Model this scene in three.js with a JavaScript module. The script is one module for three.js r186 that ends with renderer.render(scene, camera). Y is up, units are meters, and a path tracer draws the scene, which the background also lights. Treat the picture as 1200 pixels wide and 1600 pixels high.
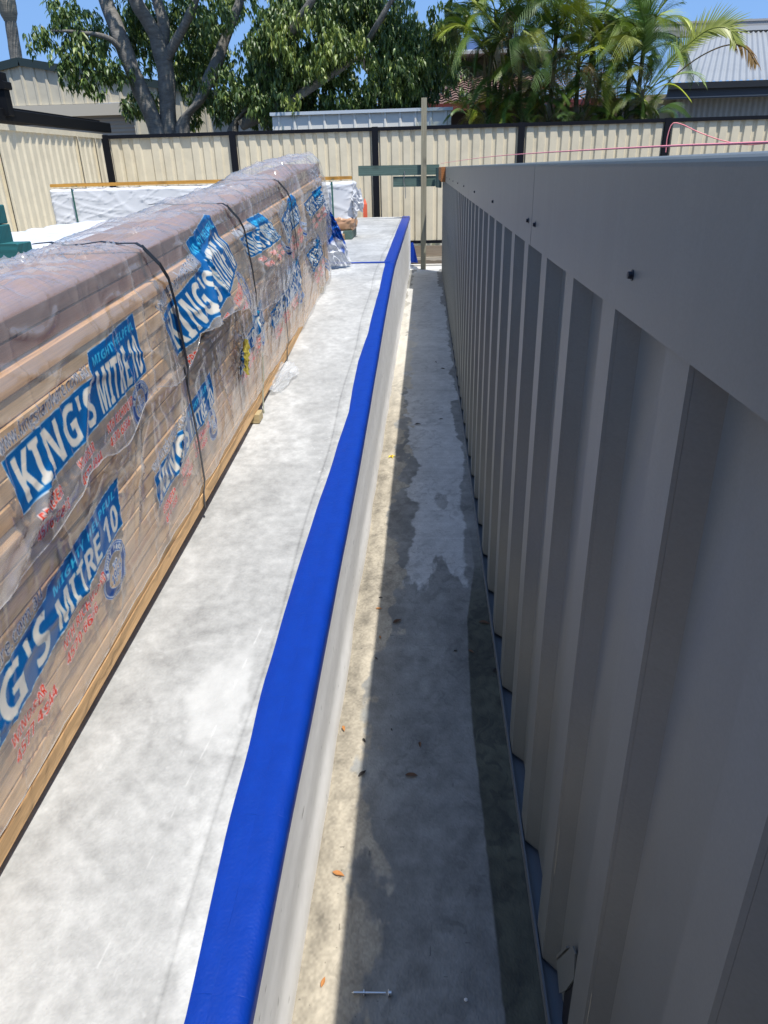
import * as THREE from 'three';
import { mergeGeometries, mergeVertices } from 'three/addons/utils/BufferGeometryUtils.js';

// ---------- camera, sky, sun, exposure ----------
const scene = new THREE.Scene();
const W = 768, H = 1024;
const camera = new THREE.PerspectiveCamera(71.18, W / H, 0.02, 400);
const AX = new THREE.Vector3(0.99829019, -0.02437133, -0.05312946), AY = new THREE.Vector3(-0.00104424, 0.90135221, -0.43308556), AZ = new THREE.Vector3(0.05844322, 0.43240054, 0.89978562);
camera.quaternion.setFromRotationMatrix(new THREE.Matrix4().makeBasis(AX, AY, AZ));
camera.position.set(0, 1.5, 0);
scene.add(camera);
const renderer = new THREE.WebGLRenderer({ antialias: true });
renderer.setSize(W, H);
renderer.toneMapping = THREE.LinearToneMapping;
renderer.toneMappingExposure = 1.22;
renderer.shadowMap.enabled = true;
const SUN = new THREE.Vector3(0.278, 1, 0.34).normalize();
const sun = new THREE.DirectionalLight(new THREE.Color(1, 0.955, 0.88), 4.6);
sun.position.copy(SUN).multiplyScalar(30).add(new THREE.Vector3(0, 0, -8));
sun.target.position.set(0, 0, -8);
sun.castShadow = true; sun.shadow.mapSize.set(4096, 4096);
Object.assign(sun.shadow.camera, { left: -14, right: 14, top: 18, bottom: -18, near: 1, far: 60 });
scene.add(sun, sun.target);
{
  const w = 256, h = 128, d = new Float32Array(w * h * 4), v = new THREE.Vector3();
  for (let j = 0; j < h; j++) for (let i = 0; i < w; i++) {
    const el = ((j + 0.5) / h - 0.5) * Math.PI, az = ((i + 0.5) / w - 0.5) * 2 * Math.PI;
    v.set(Math.cos(el) * Math.cos(az), Math.sin(el), Math.cos(el) * Math.sin(az));
    const t = Math.pow(Math.max(0, v.y), 0.45), glow = Math.pow(Math.max(0, v.dot(SUN)), 6) * 0.35, k = (j * w + i) * 4;
    d[k] = 0.31 + (0.085 - 0.31) * t + glow; d[k + 1] = 0.53 + (0.225 - 0.53) * t + glow; d[k + 2] = 0.90 + (0.55 - 0.90) * t + glow; d[k + 3] = 1;
    if (v.y < 0) { d[k] = 0.3; d[k + 1] = 0.31; d[k + 2] = 0.32; }
  }
  const t = new THREE.DataTexture(d, w, h, THREE.RGBAFormat, THREE.FloatType);
  t.mapping = THREE.EquirectangularReflectionMapping; t.magFilter = THREE.LinearFilter; t.needsUpdate = true;
  scene.background = t; scene.environment = t; scene.backgroundIntensity = 1; scene.environmentIntensity = 1;
}

// ---------- helpers ----------
let seed = 12345;
const rnd = () => { seed = (seed * 1664525 + 1013904223) >>> 0; return seed / 4294967296; };
const rr = (a, b) => a + (b - a) * rnd();
const V = (x, y, z) => new THREE.Vector3(x, y, z);
const clamp = (x, a = 0, b = 1) => Math.min(b, Math.max(a, x));
const sst = (a, b, x) => { const t = clamp((x - a) / (b - a)); return t * t * (3 - 2 * t); };
const lerp = (a, b, t) => a + (b - a) * t;
function interp(x, xs, ys) { if (x <= xs[0]) return ys[0]; for (let i = 1; i < xs.length; i++) if (x <= xs[i]) return lerp(ys[i - 1], ys[i], (x - xs[i - 1]) / (xs[i] - xs[i - 1])); return ys[ys.length - 1]; }
const PERM = new Float32Array(65536); for (let i = 0; i < 65536; i++) PERM[i] = rnd();
const hash = (x, y) => PERM[((x * 73 + y * 9277 + (x & 255) * 131 + (y & 255) * 257 * 7) ^ (x * 31 + y * 57)) & 65535];
function noise(x, y) { const xi = Math.floor(x), yi = Math.floor(y), fx = x - xi, fy = y - yi, u = fx * fx * (3 - 2 * fx), w = fy * fy * (3 - 2 * fy); return lerp(lerp(hash(xi, yi), hash(xi + 1, yi), u), lerp(hash(xi, yi + 1), hash(xi + 1, yi + 1), u), w); }
function fbm(x, y, o = 4) { let s = 0, a = 0.5, n = 0; for (let i = 0; i < o; i++) { s += a * noise(x, y); n += a; x = x * 2.03 + 17.1; y = y * 2.03 + 9.7; a *= 0.5; } return s / n; }
const ridge = (n, p) => Math.pow(Math.max(0, 1 - Math.abs(2 * n - 1) * 1.6), p);
// a ray through a place of the photograph (1200 x 1600), met with the plane axis = value
function at(x, y, ax, val) {
  const f = 1117.76, a = x - 600, b = -(y - 800), d = V(0, 0, 0).addScaledVector(AX, a).addScaledVector(AY, b).addScaledVector(AZ, -f);
  const o = camera.position, t = (val - o.getComponent(ax)) / d.getComponent(ax); return o.clone().addScaledVector(d, t);
}
const numbers = {};
function numbered(n) { const k = numbers[n] = (numbers[n] ?? -1) + 1; return k ? n + '_' + String(k).padStart(3, '0') : n; }
function tag(o, label, category, group) { o.userData.label = label; o.userData.category = category; if (group) o.userData.group = group; return o; }
function thing(name, label, category, pos = [0, 0, 0], group) { const o = new THREE.Group(); o.name = numbered(name); o.position.set(...pos); scene.add(o); return tag(o, label, category, group); }
function part(name, geo, mat, parent, label) { const m = new THREE.Mesh(Array.isArray(geo) ? merge(geo) : geo, mat); m.name = parent === scene ? numbered(name) : name; m.castShadow = m.receiveShadow = true; parent.add(m); if (label) m.userData.label = label; return m; }
function struct(name, geo, mat, parent = scene) { const m = part(name, geo, mat, parent); if (parent === scene) m.userData.kind = 'structure'; return m; }
function merge(a) { return mergeGeometries(a.map((g) => { const q = g.index ? g.toNonIndexed() : g; for (const k of Object.keys(q.attributes)) if (!['position', 'normal', 'uv'].includes(k)) q.deleteAttribute(k); return q; })); }
function bx(sx, sy, sz, x = 0, y = 0, z = 0) { const g = new THREE.BoxGeometry(sx, sy, sz); g.translate(x, y, z); return g; }
// a bevelled box: eight corners cut by b, as a 24-point hull with soft edges
function bev(sx, sy, sz, b, x = 0, y = 0, z = 0) {
  const s = new THREE.Shape(), w = sx / 2 - b, h = sy / 2 - b; s.moveTo(-w, -h - b); s.lineTo(w, -h - b); s.lineTo(w + b, -h); s.lineTo(w + b, h); s.lineTo(w, h + b); s.lineTo(-w, h + b); s.lineTo(-w - b, h); s.lineTo(-w - b, -h); s.closePath();
  const g = new THREE.ExtrudeGeometry(s, { depth: sz, bevelEnabled: false }); g.translate(x, y, z - sz / 2); return g;
}
function tube(pts, r, n = 6, seg) { return new THREE.TubeGeometry(new THREE.CatmullRomCurve3(pts), seg ?? Math.max(2, pts.length * 4), r, n); }
// a tapered tube through points [x, y, z, r]
function limb(pts, n = 9, per = 5, wob = 0) {
  const c = new THREE.CatmullRomCurve3(pts.map((p) => V(p[0], p[1], p[2]))), seg = (pts.length - 1) * per, fr = c.computeFrenetFrames(seg), pos = [], idx = [], uv = [];
  for (let i = 0; i <= seg; i++) {
    const t = i / seg, p = c.getPoint(t), k = t * (pts.length - 1), j = Math.min(pts.length - 2, Math.floor(k)), r0 = lerp(pts[j][3], pts[j + 1][3], k - j);
    for (let a = 0; a <= n; a++) { const q = a / n * Math.PI * 2, r = r0 * (1 + wob * (noise(Math.cos(q) * 1.5 + 5, i * 0.6 + Math.sin(q) * 1.5) - 0.5)); const d = fr.normals[i].clone().multiplyScalar(Math.cos(q) * r).addScaledVector(fr.binormals[i], Math.sin(q) * r).add(p); pos.push(d.x, d.y, d.z); uv.push(a / n, t * 6); }
  }
  for (let i = 0; i < seg; i++) for (let a = 0; a < n; a++) { const p = i * (n + 1) + a, q = p + n + 1; idx.push(p, p + 1, q, p + 1, q + 1, q); }
  const g = new THREE.BufferGeometry(); g.setAttribute('position', new THREE.Float32BufferAttribute(pos, 3)); g.setAttribute('uv', new THREE.Float32BufferAttribute(uv, 2)); g.setIndex(idx); g.computeVertexNormals(); return g;
}
// a grid of points fn(i, j) -> [x, y, z, u, v]
function grid(nu, nv, fn, flat) {
  const pos = [], uv = [], idx = [];
  for (let j = 0; j <= nv; j++) for (let i = 0; i <= nu; i++) { const p = fn(i / nu, j / nv, i, j); pos.push(p[0], p[1], p[2]); uv.push(p[3] ?? i / nu, p[4] ?? j / nv); }
  for (let j = 0; j < nv; j++) for (let i = 0; i < nu; i++) { const a = j * (nu + 1) + i, b = a + nu + 1; idx.push(a, a + 1, b, a + 1, b + 1, b); }
  let g = new THREE.BufferGeometry(); g.setAttribute('position', new THREE.Float32BufferAttribute(pos, 3)); g.setAttribute('uv', new THREE.Float32BufferAttribute(uv, 2)); g.setIndex(idx);
  if (flat) g = g.toNonIndexed(); g.computeVertexNormals(); return g;
}
// a profiled sheet: points [a, d] along its width, drawn from y0 to y1(a); faces +z
function sheet(pts, y0, y1) {
  const pos = [], uv = [], top = typeof y1 === 'function' ? y1 : () => y1;
  for (let i = 0; i < pts.length - 1; i++) { const [a, d] = pts[i], [b, e] = pts[i + 1]; if (top(a) <= y0 && top(b) <= y0) continue;
    for (const [x, y, z] of [[a, y0, d], [b, y0, e], [b, top(b), e], [a, y0, d], [b, top(b), e], [a, top(a), d]]) { pos.push(x, y, z); uv.push(x, y); } }
  const g = new THREE.BufferGeometry(); g.setAttribute('position', new THREE.Float32BufferAttribute(pos, 3)); g.setAttribute('uv', new THREE.Float32BufferAttribute(uv, 2)); g.computeVertexNormals(); return g;
}
function ribs(x0, x1, period, wide, slope, depth, start = 0) { // ribs standing proud of the pans
  const out = [[x0, 0]]; for (let x = x0 + start; x + wide < x1; x += period) out.push([x, 0], [x + slope, depth], [x + wide - slope, depth], [x + wide, 0]); out.push([x1, 0]); return out;
}
const wave = (x0, x1, period, depth, per = 8) => { const out = [], n = Math.ceil((x1 - x0) / period * per); for (let i = 0; i <= n; i++) { const x = lerp(x0, x1, i / n); out.push([x, depth * 0.5 * Math.cos(x / period * 2 * Math.PI)]); } return out; };
function uvBy(g, f) { const p = g.attributes.position, n = g.attributes.normal, u = new Float32Array(p.count * 2); for (let i = 0; i < p.count; i++) { const r = f(p.getX(i), p.getY(i), p.getZ(i), n.getX(i), n.getY(i), n.getZ(i)); u[i * 2] = r[0]; u[i * 2 + 1] = r[1]; } g.setAttribute('uv', new THREE.BufferAttribute(u, 2)); return g; }
const toS = (x) => { x = clamp(x); return 255 * (x <= 0.0031308 ? 12.92 * x : 1.055 * Math.pow(x, 1 / 2.4) - 0.055); };
function tex(w, h, fn, srgb = true, wrap = true) {
  const d = new Uint8Array(w * h * 4);
  for (let j = 0; j < h; j++) for (let i = 0; i < w; i++) { const c = fn((i + 0.5) / w, (j + 0.5) / h), k = (j * w + i) * 4; if (srgb) { d[k] = toS(c[0]); d[k + 1] = toS(c[1]); d[k + 2] = toS(c[2]); } else d[k] = d[k + 1] = d[k + 2] = clamp(c) * 255; d[k + 3] = 255; }
  const t = new THREE.DataTexture(d, w, h); t.colorSpace = srgb ? THREE.SRGBColorSpace : THREE.NoColorSpace; t.magFilter = THREE.LinearFilter; t.minFilter = THREE.LinearMipmapLinearFilter; t.generateMipmaps = true;
  t.wrapS = t.wrapT = wrap ? THREE.RepeatWrapping : THREE.ClampToEdgeWrapping; t.needsUpdate = true; return t;
}
const rgb = (r, g, b) => new THREE.Color().setRGB(r, g, b);
const M = (c, rough = 0.7, o = {}) => new THREE.MeshStandardMaterial({ color: Array.isArray(c) ? rgb(...c) : c, roughness: rough, side: THREE.DoubleSide, ...o });

// ---------- materials ----------
const grainT = tex(256, 256, (u, v) => { const a = 0.86 + 0.2 * fbm(u * 9, v * 9, 3) + 0.08 * (noise(u * 200, v * 200) - 0.5); return [a, a, a]; });
const steelT = tex(512, 512, (u, v) => { const s = noise(u * 256, v * 256), a = 0.93 + 0.09 * (s - 0.5) + 0.10 * (fbm(u * 6, v * 6, 4) - 0.5) + (s > 0.965 ? 0.22 : 0) + 0.10 * sst(0.62, 0.8, fbm(u * 14, v * 3, 3)) * noise(u * 60, v * 240) + (noise(u * 90 + 7, v * 40) > 0.992 ? 0.6 : 0); return [a, a, a]; });
steelT.repeat.set(2, 2);
const steel = M([0.168, 0.182, 0.176], 0.40, { map: steelT });
const panSteel = steel;
const steelDark = M([0.018, 0.022, 0.035], 0.5);
const cream = M([0.73, 0.645, 0.47], 0.5, { map: grainT });
const creamGarage = M([0.60, 0.55, 0.43], 0.5, { map: grainT });
const P = (c, rough, o = {}) => new THREE.MeshPhysicalMaterial({ color: rgb(...c), roughness: rough, side: THREE.DoubleSide, ...o });
const blackSteel = P([0.006, 0.0065, 0.008], 0.6, { specularIntensity: 0.35 });
const navyPaint = P([0.006, 0.007, 0.011], 0.55, { specularIntensity: 0.4 });
const woodT = tex(1024, 256, (u, v) => {
  const w = noise(u * 3, v * 4) * 2.2, g = fbm(u * 5, v * 46 + w, 4), st = fbm(u * 40, v * 190, 2), late = ridge((v * 11 + w * 0.5) % 1, 2), knot = Math.hypot((u - 0.37) * 22, (v - 0.62) * 5), k2 = Math.hypot((u - 0.82) * 26, (v - 0.2) * 5);
  let a = 0.82 + 0.34 * (g - 0.5) + 0.25 * (st - 0.5) - 0.12 * late; if (knot < 1) a *= 0.45 + 0.5 * knot; if (k2 < 1) a *= 0.5 + 0.45 * k2;
  return [a, a * (0.90 + 0.08 * g), a * (0.80 + 0.14 * g)];
});
const wood = [[0.90, 0.60, 0.31], [0.85, 0.55, 0.27], [0.93, 0.66, 0.37], [0.87, 0.575, 0.295]].map((c) => M(c, 0.75, { map: woodT }));
const sunlitLedgeWood = M([0.88, 0.50, 0.20], 0.6, { map: woodT });  // orange glow of the sunlit ledge put into this board colour
const redWood = [[0.33, 0.175, 0.13], [0.26, 0.14, 0.105], [0.37, 0.205, 0.145]].map((c) => M(c, 0.7, { map: woodT }));
const greyWood = M([0.34, 0.33, 0.25], 0.8, { map: woodT });
const tealWood = M([0.10, 0.175, 0.16], 0.75, { map: woodT });
const tealBright = M([0.02, 0.165, 0.19], 0.7, { map: woodT });
const orangeWood = M([0.62, 0.33, 0.06], 0.55, { map: woodT });
const rustWood = M([0.42, 0.17, 0.05], 0.7, { map: woodT });
const blue = new THREE.MeshPhysicalMaterial({ color: rgb(0.001, 0.037, 0.33), roughness: 0.45, specularIntensity: 0.7, side: THREE.DoubleSide, bumpMap: tex(512, 512, (u, v) => 0.85 * fbm(u * 9, v * 7, 5) + 0.15 * noise(u * 90, v * 90), false), bumpScale: 0.002, map: tex(512, 512, (u, v) => { const k = fbm(u * 12, v * 10, 4), sp = noise(u * 220, v * 220), a = 0.90 + 0.2 * (k - 0.5) + 0.05 * (sp - 0.5), d = (sp > 0.985 ? 0.10 : 0) + 0.05 * sst(0.6, 0.8, fbm(u * 30 + 3, v * 5, 3)); return [a * 0.9 + d * 0.5, a + d, Math.min(1, a + d * 0.3)]; }) });
const tarp = M([0.66, 0.67, 0.69], 0.38);

// ---------- the ramp ----------
const RZ = [-20, -6.45, -5.17, -4.28, -3.67, -2.85, -2.16, -1.3, -0.63, 3], RH = [0.768, 0.768, 0.675, 0.59, 0.525, 0.45, 0.402, 0.365, 0.336, 0.2];
const rampH = (z) => interp(z, RZ, RH);
const slabZ1 = -13.0;
function slabColor(x, z) {
  const warp = fbm(x * 2.2 + 4, z * 1.5, 3), a = fbm(x * 2.6 + warp * 2, z * 1.9 + warp * 1.4, 5), b = fbm(x * 9 + 40, z * 7 + warp * 3, 4), c = fbm(x * 42, z * 36, 3), tr = noise(x * 8 + z * 3, z * 120 + warp * 14);
  const wisp = ridge(fbm(x * 7 + warp * 3, z * 6 - warp * 2, 4), 5), pores = noise(x * 230, z * 210); let v = 0.385 + 0.16 * (a - 0.5) + 0.11 * (b - 0.5) + 0.15 * (c - 0.5) + 0.05 * wisp + 0.05 * (pores - 0.5) - (pores > 0.985 ? 0.08 : 0) + 0.02 * (tr - 0.5);
  const blotch = sst(0.56, 0.68, fbm(x * 3.1 + 11, z * 2.1 + 7, 4)); v += 0.07 * blotch * (0.5 + c);
  const spot = 1 - Math.hypot((x + 0.50) / 0.07, (z + 1.36) / 0.17) + (b - 0.5) * 1.6; v = lerp(v, 0.52 + 0.1 * (c - 0.5), 0.85 * sst(0.0, 0.4, spot));
  const vein = ridge(fbm(x * 3 + warp, z * 2.2 - warp, 3), 9) * sst(0.45, 0.6, warp); v -= 0.05 * vein;
  const cr = Math.abs(x + 0.50 + 0.035 * (fbm(z * 2, 3, 3) - 0.5) + (z + 1.0) * 0.10); if (z > -1.6 && z < -0.7) v += 0.11 * Math.exp(-cr * cr / 0.000003) * sst(0.45, 0.7, fbm(z * 26, x * 40, 3));
  for (const [cx, cz, ang, len, wd] of [[-0.56, -1.02, 0.9, 0.16, 0.012], [-0.49, -1.16, 0.3, 0.12, 0.010], [-0.66, -0.93, 0.7, 0.14, 0.014]]) { const dx = x - cx, dz = z - cz, p = dx * Math.cos(ang) + dz * Math.sin(ang), q = -dx * Math.sin(ang) + dz * Math.cos(ang) + 0.03 * (warp - 0.5) + 1.2 * p * p; v -= 0.055 * Math.exp(-q * q / (wd * wd)) * sst(len, len * 0.3, Math.abs(p)); }
  const edge = x + 0.412 + 0.006 * Math.sin(z * 5); if (edge > 0) v -= 0.035 - 0.05 * sst(0.012, 0.03, edge); v -= 0.09 * Math.exp(-edge * edge / 0.00002);
  v += 0.16 * sst(0.74, 0.92, fbm(x * 60, z * 44, 2)) * sst(0.62, 0.75, noise(x * 9, z * 4)) * (edge > -0.03 ? 1 : 0.35);
  return [v * 0.985, v * 0.995, v * 0.975];
}
const X0 = -1.15, X1 = -0.262;
const slabNear = tex(704, 2048, (u, v) => slabColor(lerp(X0, X1, u), lerp(0.4, -3.4, v)), true, false), slabFar = tex(512, 2048, (u, v) => slabColor(lerp(X0, X1, u), lerp(-3.4, -13.1, v)), true, false);
const slabBump = tex(512, 512, (u, v) => 0.6 * fbm(u * 14, v * 14, 4) + 0.4 * noise(u * 140, v * 200), false);
slabBump.repeat.set(2, 6);
const slabMat = (t) => M([1, 1, 1], 0.62, { map: t, bumpMap: slabBump, bumpScale: 0.0012 });
const slabWide = M([0.385, 0.39, 0.38], 0.7, { map: grainT });
const faceT = tex(1024, 256, (u, v) => { const z = u * 6, y = v * 0.8, st = fbm(z * 2.2 + v * 3, y * 30 + noise(z * 3, 2) * 3, 4), c = 0.6 * fbm(z * 9, y * 22, 4) + 0.4 * fbm(z * 40, y * 60, 2), a = 0.80 + 0.06 * (st - 0.5) + 0.20 * (c - 0.5) + 0.10 * (fbm(z * 1.2, 7, 3) - 0.5); const hole = noise(z * 42, y * 42) > 0.955 ? 0.72 : 1; return [a * hole, a * hole, a * hole]; });
const faceMat = M([1, 1, 1], 0.8, { map: faceT, bumpMap: faceT, bumpScale: 0.0025 });
{
  const zz = []; for (let z = 2.5; z > slabZ1 - 1e-6; z -= 0.1) zz.push(z);
  const strip = (xa, xb, za, zb, n, uvf) => grid(10, n, (s, t) => { const x = lerp(xa, xb, s), z = lerp(za, zb, t), y = rampH(z) - (x > -0.285 ? 0.012 * sst(-0.285, -0.273, x) : 0); return [x, y, z, ...uvf(x, z, s, t)]; });
  const near = strip(X1 - 0.011, X0, 0.4, -3.4, 60, (x, z, s, t) => [(x - X0) / (X1 - X0), (0.4 - z) / 3.8]), far = strip(X1 - 0.011, X0, -3.4, slabZ1, 110, (x, z) => [(x - X0) / (X1 - X0), (-3.4 - z) / 9.7]);
  const g1 = struct('concrete_ramp', near, slabMat(slabNear));
  struct('concrete_ramp', far, slabMat(slabFar));
  struct('concrete_slab', [strip(X0, -5.6, 2.5, slabZ1, 150, (x, z) => [x / 1.5, z / 1.5]), strip(X1 - 0.011, X0, 2.5, 0.4, 12, (x, z) => [x / 1.5, z / 1.5])], slabWide);
  // the vertical face with its rough foot, and the end face
  const face = grid(160, 16, (s, t) => { const z = lerp(2.5, slabZ1, s), h = rampH(z) - 0.012, y = h * t - 0.01, foot = 0.010 * sst(0.10, 0.02, y) * (0.6 + noise(z * 5, 3)), line = 0.22 + 0.05 * Math.sin(z * 1.4 + 1), w = 0.0025 * sst(-0.03, 0.03, h * (1 - t) - line * h * 2 * 0.9) * sst(0.3, 0.6, noise(z * 0.7, 8)) + 0.003 * (fbm(z * 3, y * 9, 3) - 0.5); return [-0.2735 + foot + w, y, z, -z / 6, y / 0.8]; });
  struct('slab_face', [face, grid(20, 4, (s, t) => [lerp(-0.27, -5.6, s), t * rampH(-13) - 0.01, slabZ1, s, t])], faceMat);
}
{ // blue membrane painted over the edge, and the strip that crosses the slab
  const left = (z) => interp(z, [-13, -6.6, -6.4, -5.6, -5.3, -4.841, -4.4, -3.9, -3.479, -3.2, -2.9, -2.554, -2.3, -1.848, -1.403, -0.963, -0.626, 2.5], [-0.40, -0.365, -0.352, -0.347, -0.345, -0.352, -0.352, -0.372, -0.366, -0.36, -0.373, -0.380, -0.388, -0.396, -0.396, -0.384, -0.366, -0.36]) + 0.004 * (noise(z * 6, 1) - 0.5);
  const mem = (za, zb, n, f) => grid(12, n, (s, t) => { const z = lerp(za, zb, t), h = rampH(z), l = left(z), k = f; let x, y; const lip = 0.045 + 0.012 * (noise(z * 3, 5) - 0.5);
    if (s < 0.6) { x = lerp(l, -0.292, s / 0.6); y = h + 0.0005 + k * Math.min(1, s * 12) + 0.0015 * fbm(x * 30, z * 8, 2); } else { const q = (s - 0.6) / 0.4, a = Math.min(1, q * 1.6) * Math.PI / 2; x = -0.292 + 0.0215 * Math.sin(a); y = h + k - 0.0215 * (1 - Math.cos(a)) - Math.max(0, q - 0.625) / 0.375 * (lip - 0.02); } return [x, y, z, x * 3, z * 3]; });
  const o = thing('blue_membrane', 'bright blue waterproof membrane coating the edge of the grey concrete ramp', 'membrane');
  part('edge_coating', [mem(2.5, -6.46, 200, 0.003)], blue, o);
  part('edge_coating', [mem(-6.46, slabZ1 - 0.01, 120, 0.0045)], blue, o);
  part('cross_strip', grid(40, 4, (s, t) => { const x = lerp(-0.31, -0.80, s), z = -6.47 - 0.075 * t * (1 - 0.45 * s) + 0.006 * (noise(x * 20, 4) - 0.5); return [x, rampH(z) + 0.004 + 0.006 * Math.sin(t * Math.PI), z, x * 3, z * 3]; }), blue, o);
  part('hanging_flap', grid(8, 12, (s, t) => [lerp(-0.273, -0.19 - 0.0 * t, s) + 0.05 * t * s - 0.03 * s * (1 - t), 0.33 * (1 - t) + 0.02, slabZ1 - 0.06 + 0.02 * Math.sin(s * 5 + t * 3), s, t]), blue, o);
}

// ---------- the walkway ----------
function pathColor(x, z) {
  const n1 = fbm(x * 7 + 3, z * 5, 4), n2 = fbm(x * 34, z * 26, 3), sp = noise(x * 170, z * 150), tr = fbm(x * 3 + 1, z * 60, 2);
  let v = 0.49 + 0.18 * (n1 - 0.5) + 0.14 * (n2 - 0.5) + 0.08 * (sp - 0.5) + 0.07 * (tr - 0.5), c = [v * 1.0, v, v * 0.97];
  // a dry pale field in the middle with a scalloped damp border on both sides
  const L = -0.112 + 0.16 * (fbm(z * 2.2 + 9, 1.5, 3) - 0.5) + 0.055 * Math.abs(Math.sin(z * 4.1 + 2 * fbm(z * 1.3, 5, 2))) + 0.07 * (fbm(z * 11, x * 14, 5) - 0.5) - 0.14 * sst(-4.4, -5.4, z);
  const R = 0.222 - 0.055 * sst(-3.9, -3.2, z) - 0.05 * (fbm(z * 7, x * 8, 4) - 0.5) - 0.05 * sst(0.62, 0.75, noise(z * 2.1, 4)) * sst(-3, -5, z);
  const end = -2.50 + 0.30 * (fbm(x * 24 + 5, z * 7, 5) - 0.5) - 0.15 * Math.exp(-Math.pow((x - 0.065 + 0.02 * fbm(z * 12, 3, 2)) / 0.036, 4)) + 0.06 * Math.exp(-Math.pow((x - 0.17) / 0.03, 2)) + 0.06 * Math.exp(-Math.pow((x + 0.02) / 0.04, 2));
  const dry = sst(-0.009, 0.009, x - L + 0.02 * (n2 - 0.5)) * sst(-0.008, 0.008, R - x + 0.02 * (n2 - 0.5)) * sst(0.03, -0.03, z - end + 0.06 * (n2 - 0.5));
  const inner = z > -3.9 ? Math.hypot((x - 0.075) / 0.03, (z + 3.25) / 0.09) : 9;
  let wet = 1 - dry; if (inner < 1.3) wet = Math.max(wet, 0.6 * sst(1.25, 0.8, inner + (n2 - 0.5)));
  const wetShadeK = 0.45 + 0.20 * (n1 - 0.5) + 0.10 * (n2 - 0.5);  // damp tone, deepened to carry some of the walkway shade
  const wc = c.map((q, i) => q * wetShadeK * [1.0, 1.0, 0.97][i]);
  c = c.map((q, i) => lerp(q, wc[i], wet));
  // the sunken margin beside the slab: gritty, with a creamy crust line; its sunlit tan tone is painted in
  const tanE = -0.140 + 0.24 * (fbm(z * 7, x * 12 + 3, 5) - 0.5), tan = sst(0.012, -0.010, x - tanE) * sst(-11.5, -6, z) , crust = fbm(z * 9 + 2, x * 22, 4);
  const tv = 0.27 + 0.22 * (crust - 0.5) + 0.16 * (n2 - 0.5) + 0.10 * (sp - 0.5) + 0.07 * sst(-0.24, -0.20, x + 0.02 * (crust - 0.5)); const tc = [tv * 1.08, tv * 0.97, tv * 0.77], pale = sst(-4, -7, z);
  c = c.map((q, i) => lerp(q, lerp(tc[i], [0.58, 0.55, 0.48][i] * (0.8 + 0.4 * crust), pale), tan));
  const mw0 = 4 * fbm(x * 11 + 5, z * 10, 3);
  // olive algae along the wall
  const aE = interp(z, [-2.6, -2.2, -1.7, -1.2, -0.8, 0], [0.20, 0.150, 0.138, 0.148, 0.155, 0.16]) + 0.003 * (noise(z * 40, 2) - 0.5), al = sst(-0.003, 0.004, x - aE) * sst(-3.1, -2.15, z);
  const av = (0.062 + 0.07 * (n1 - 0.5) + 0.06 * (n2 - 0.5)) * (1 - 0.5 * sst(0.5, 0.68, fbm(x * 30 + mw0, z * 24 - mw0, 5)));
  c = c.map((q, i) => lerp(q, [av * 1.02, av * 1.06, av * 0.66][i], al * 0.9));
  // specks of dirt and dark mould
  const mw = 5 * fbm(x * 14, z * 12, 3), mould = sst(0.52, 0.70, fbm(x * 36 + 8 + mw, z * 30 - mw * 1.3, 5)) * sst(0.45, 0.65, fbm(x * 5, z * 3.2, 3)); const k = 1 - 0.2 * mould; const sp2 = noise(x * 95 + 3, z * 95); if (sp2 > 0.975) return c.map((q) => q * 0.5);
  return c.map((q) => q * k);
}
{
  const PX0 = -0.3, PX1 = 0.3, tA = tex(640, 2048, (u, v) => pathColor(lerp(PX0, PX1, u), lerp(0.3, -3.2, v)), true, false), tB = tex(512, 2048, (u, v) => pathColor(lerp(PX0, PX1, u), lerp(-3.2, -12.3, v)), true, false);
  const bump = tex(512, 512, (u, v) => 0.5 * fbm(u * 18, v * 18, 4) + 0.5 * noise(u * 200, v * 200), false); bump.repeat.set(1, 4);
  const mk = (t) => M([1, 1, 1], 0.72, { map: t, bumpMap: bump, bumpScale: 0.0013 });
  const surf = (za, zb, n) => grid(24, n, (s, t) => { const x = lerp(PX0, PX1, s), z = lerp(za, zb, t); return [x, -0.006 * sst(-0.2, -0.24, x) + 0.002 * (fbm(x * 8, z * 4, 2) - 0.5), z, s, (za - z) / (za === 0.3 ? 3.5 : 9.1)]; });
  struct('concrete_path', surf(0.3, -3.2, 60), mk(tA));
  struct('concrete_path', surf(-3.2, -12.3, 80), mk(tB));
  struct('concrete_path', bx(0.6, 0.1, 2.4, 0, -0.051, 1.5), slabWide);
  struct('concrete_footing', [bx(1.4, 0.10, 0.46, 0.35, -0.058, -12.53)], M([0.60, 0.59, 0.56], 0.8, { map: grainT }));
  struct('concrete_kerb', [bev(1.4, 0.05, 0.10, 0.008, 0.35, -0.02, -12.93)], M([0.62, 0.60, 0.55], 0.8, { map: grainT }));
  const soilT = tex(512, 512, (u, v) => { const a = 0.10 + 0.16 * (fbm(u * 12, v * 12, 5) - 0.4); return [a * 1.1, a, a * 0.75]; }); soilT.repeat.set(60, 60);
  const g = new THREE.PlaneGeometry(500, 500, 2, 2); g.rotateX(-Math.PI / 2); g.translate(0, -0.12, -60); struct('ground', g, M([1, 1, 1], 0.95, { map: soilT }));
  const so = grid(60, 12, (s, t) => [lerp(-0.26, 2.2, s), -0.05 + 0.10 * Math.sin(t * Math.PI) * (0.4 + 0.9 * fbm(s * 20, t * 5, 4)), lerp(-12.99, -13.48, t), s * 3, t]);
  struct('soil_strip', so, M([0.07, 0.055, 0.04], 0.95, { map: grainT }));
}

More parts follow.
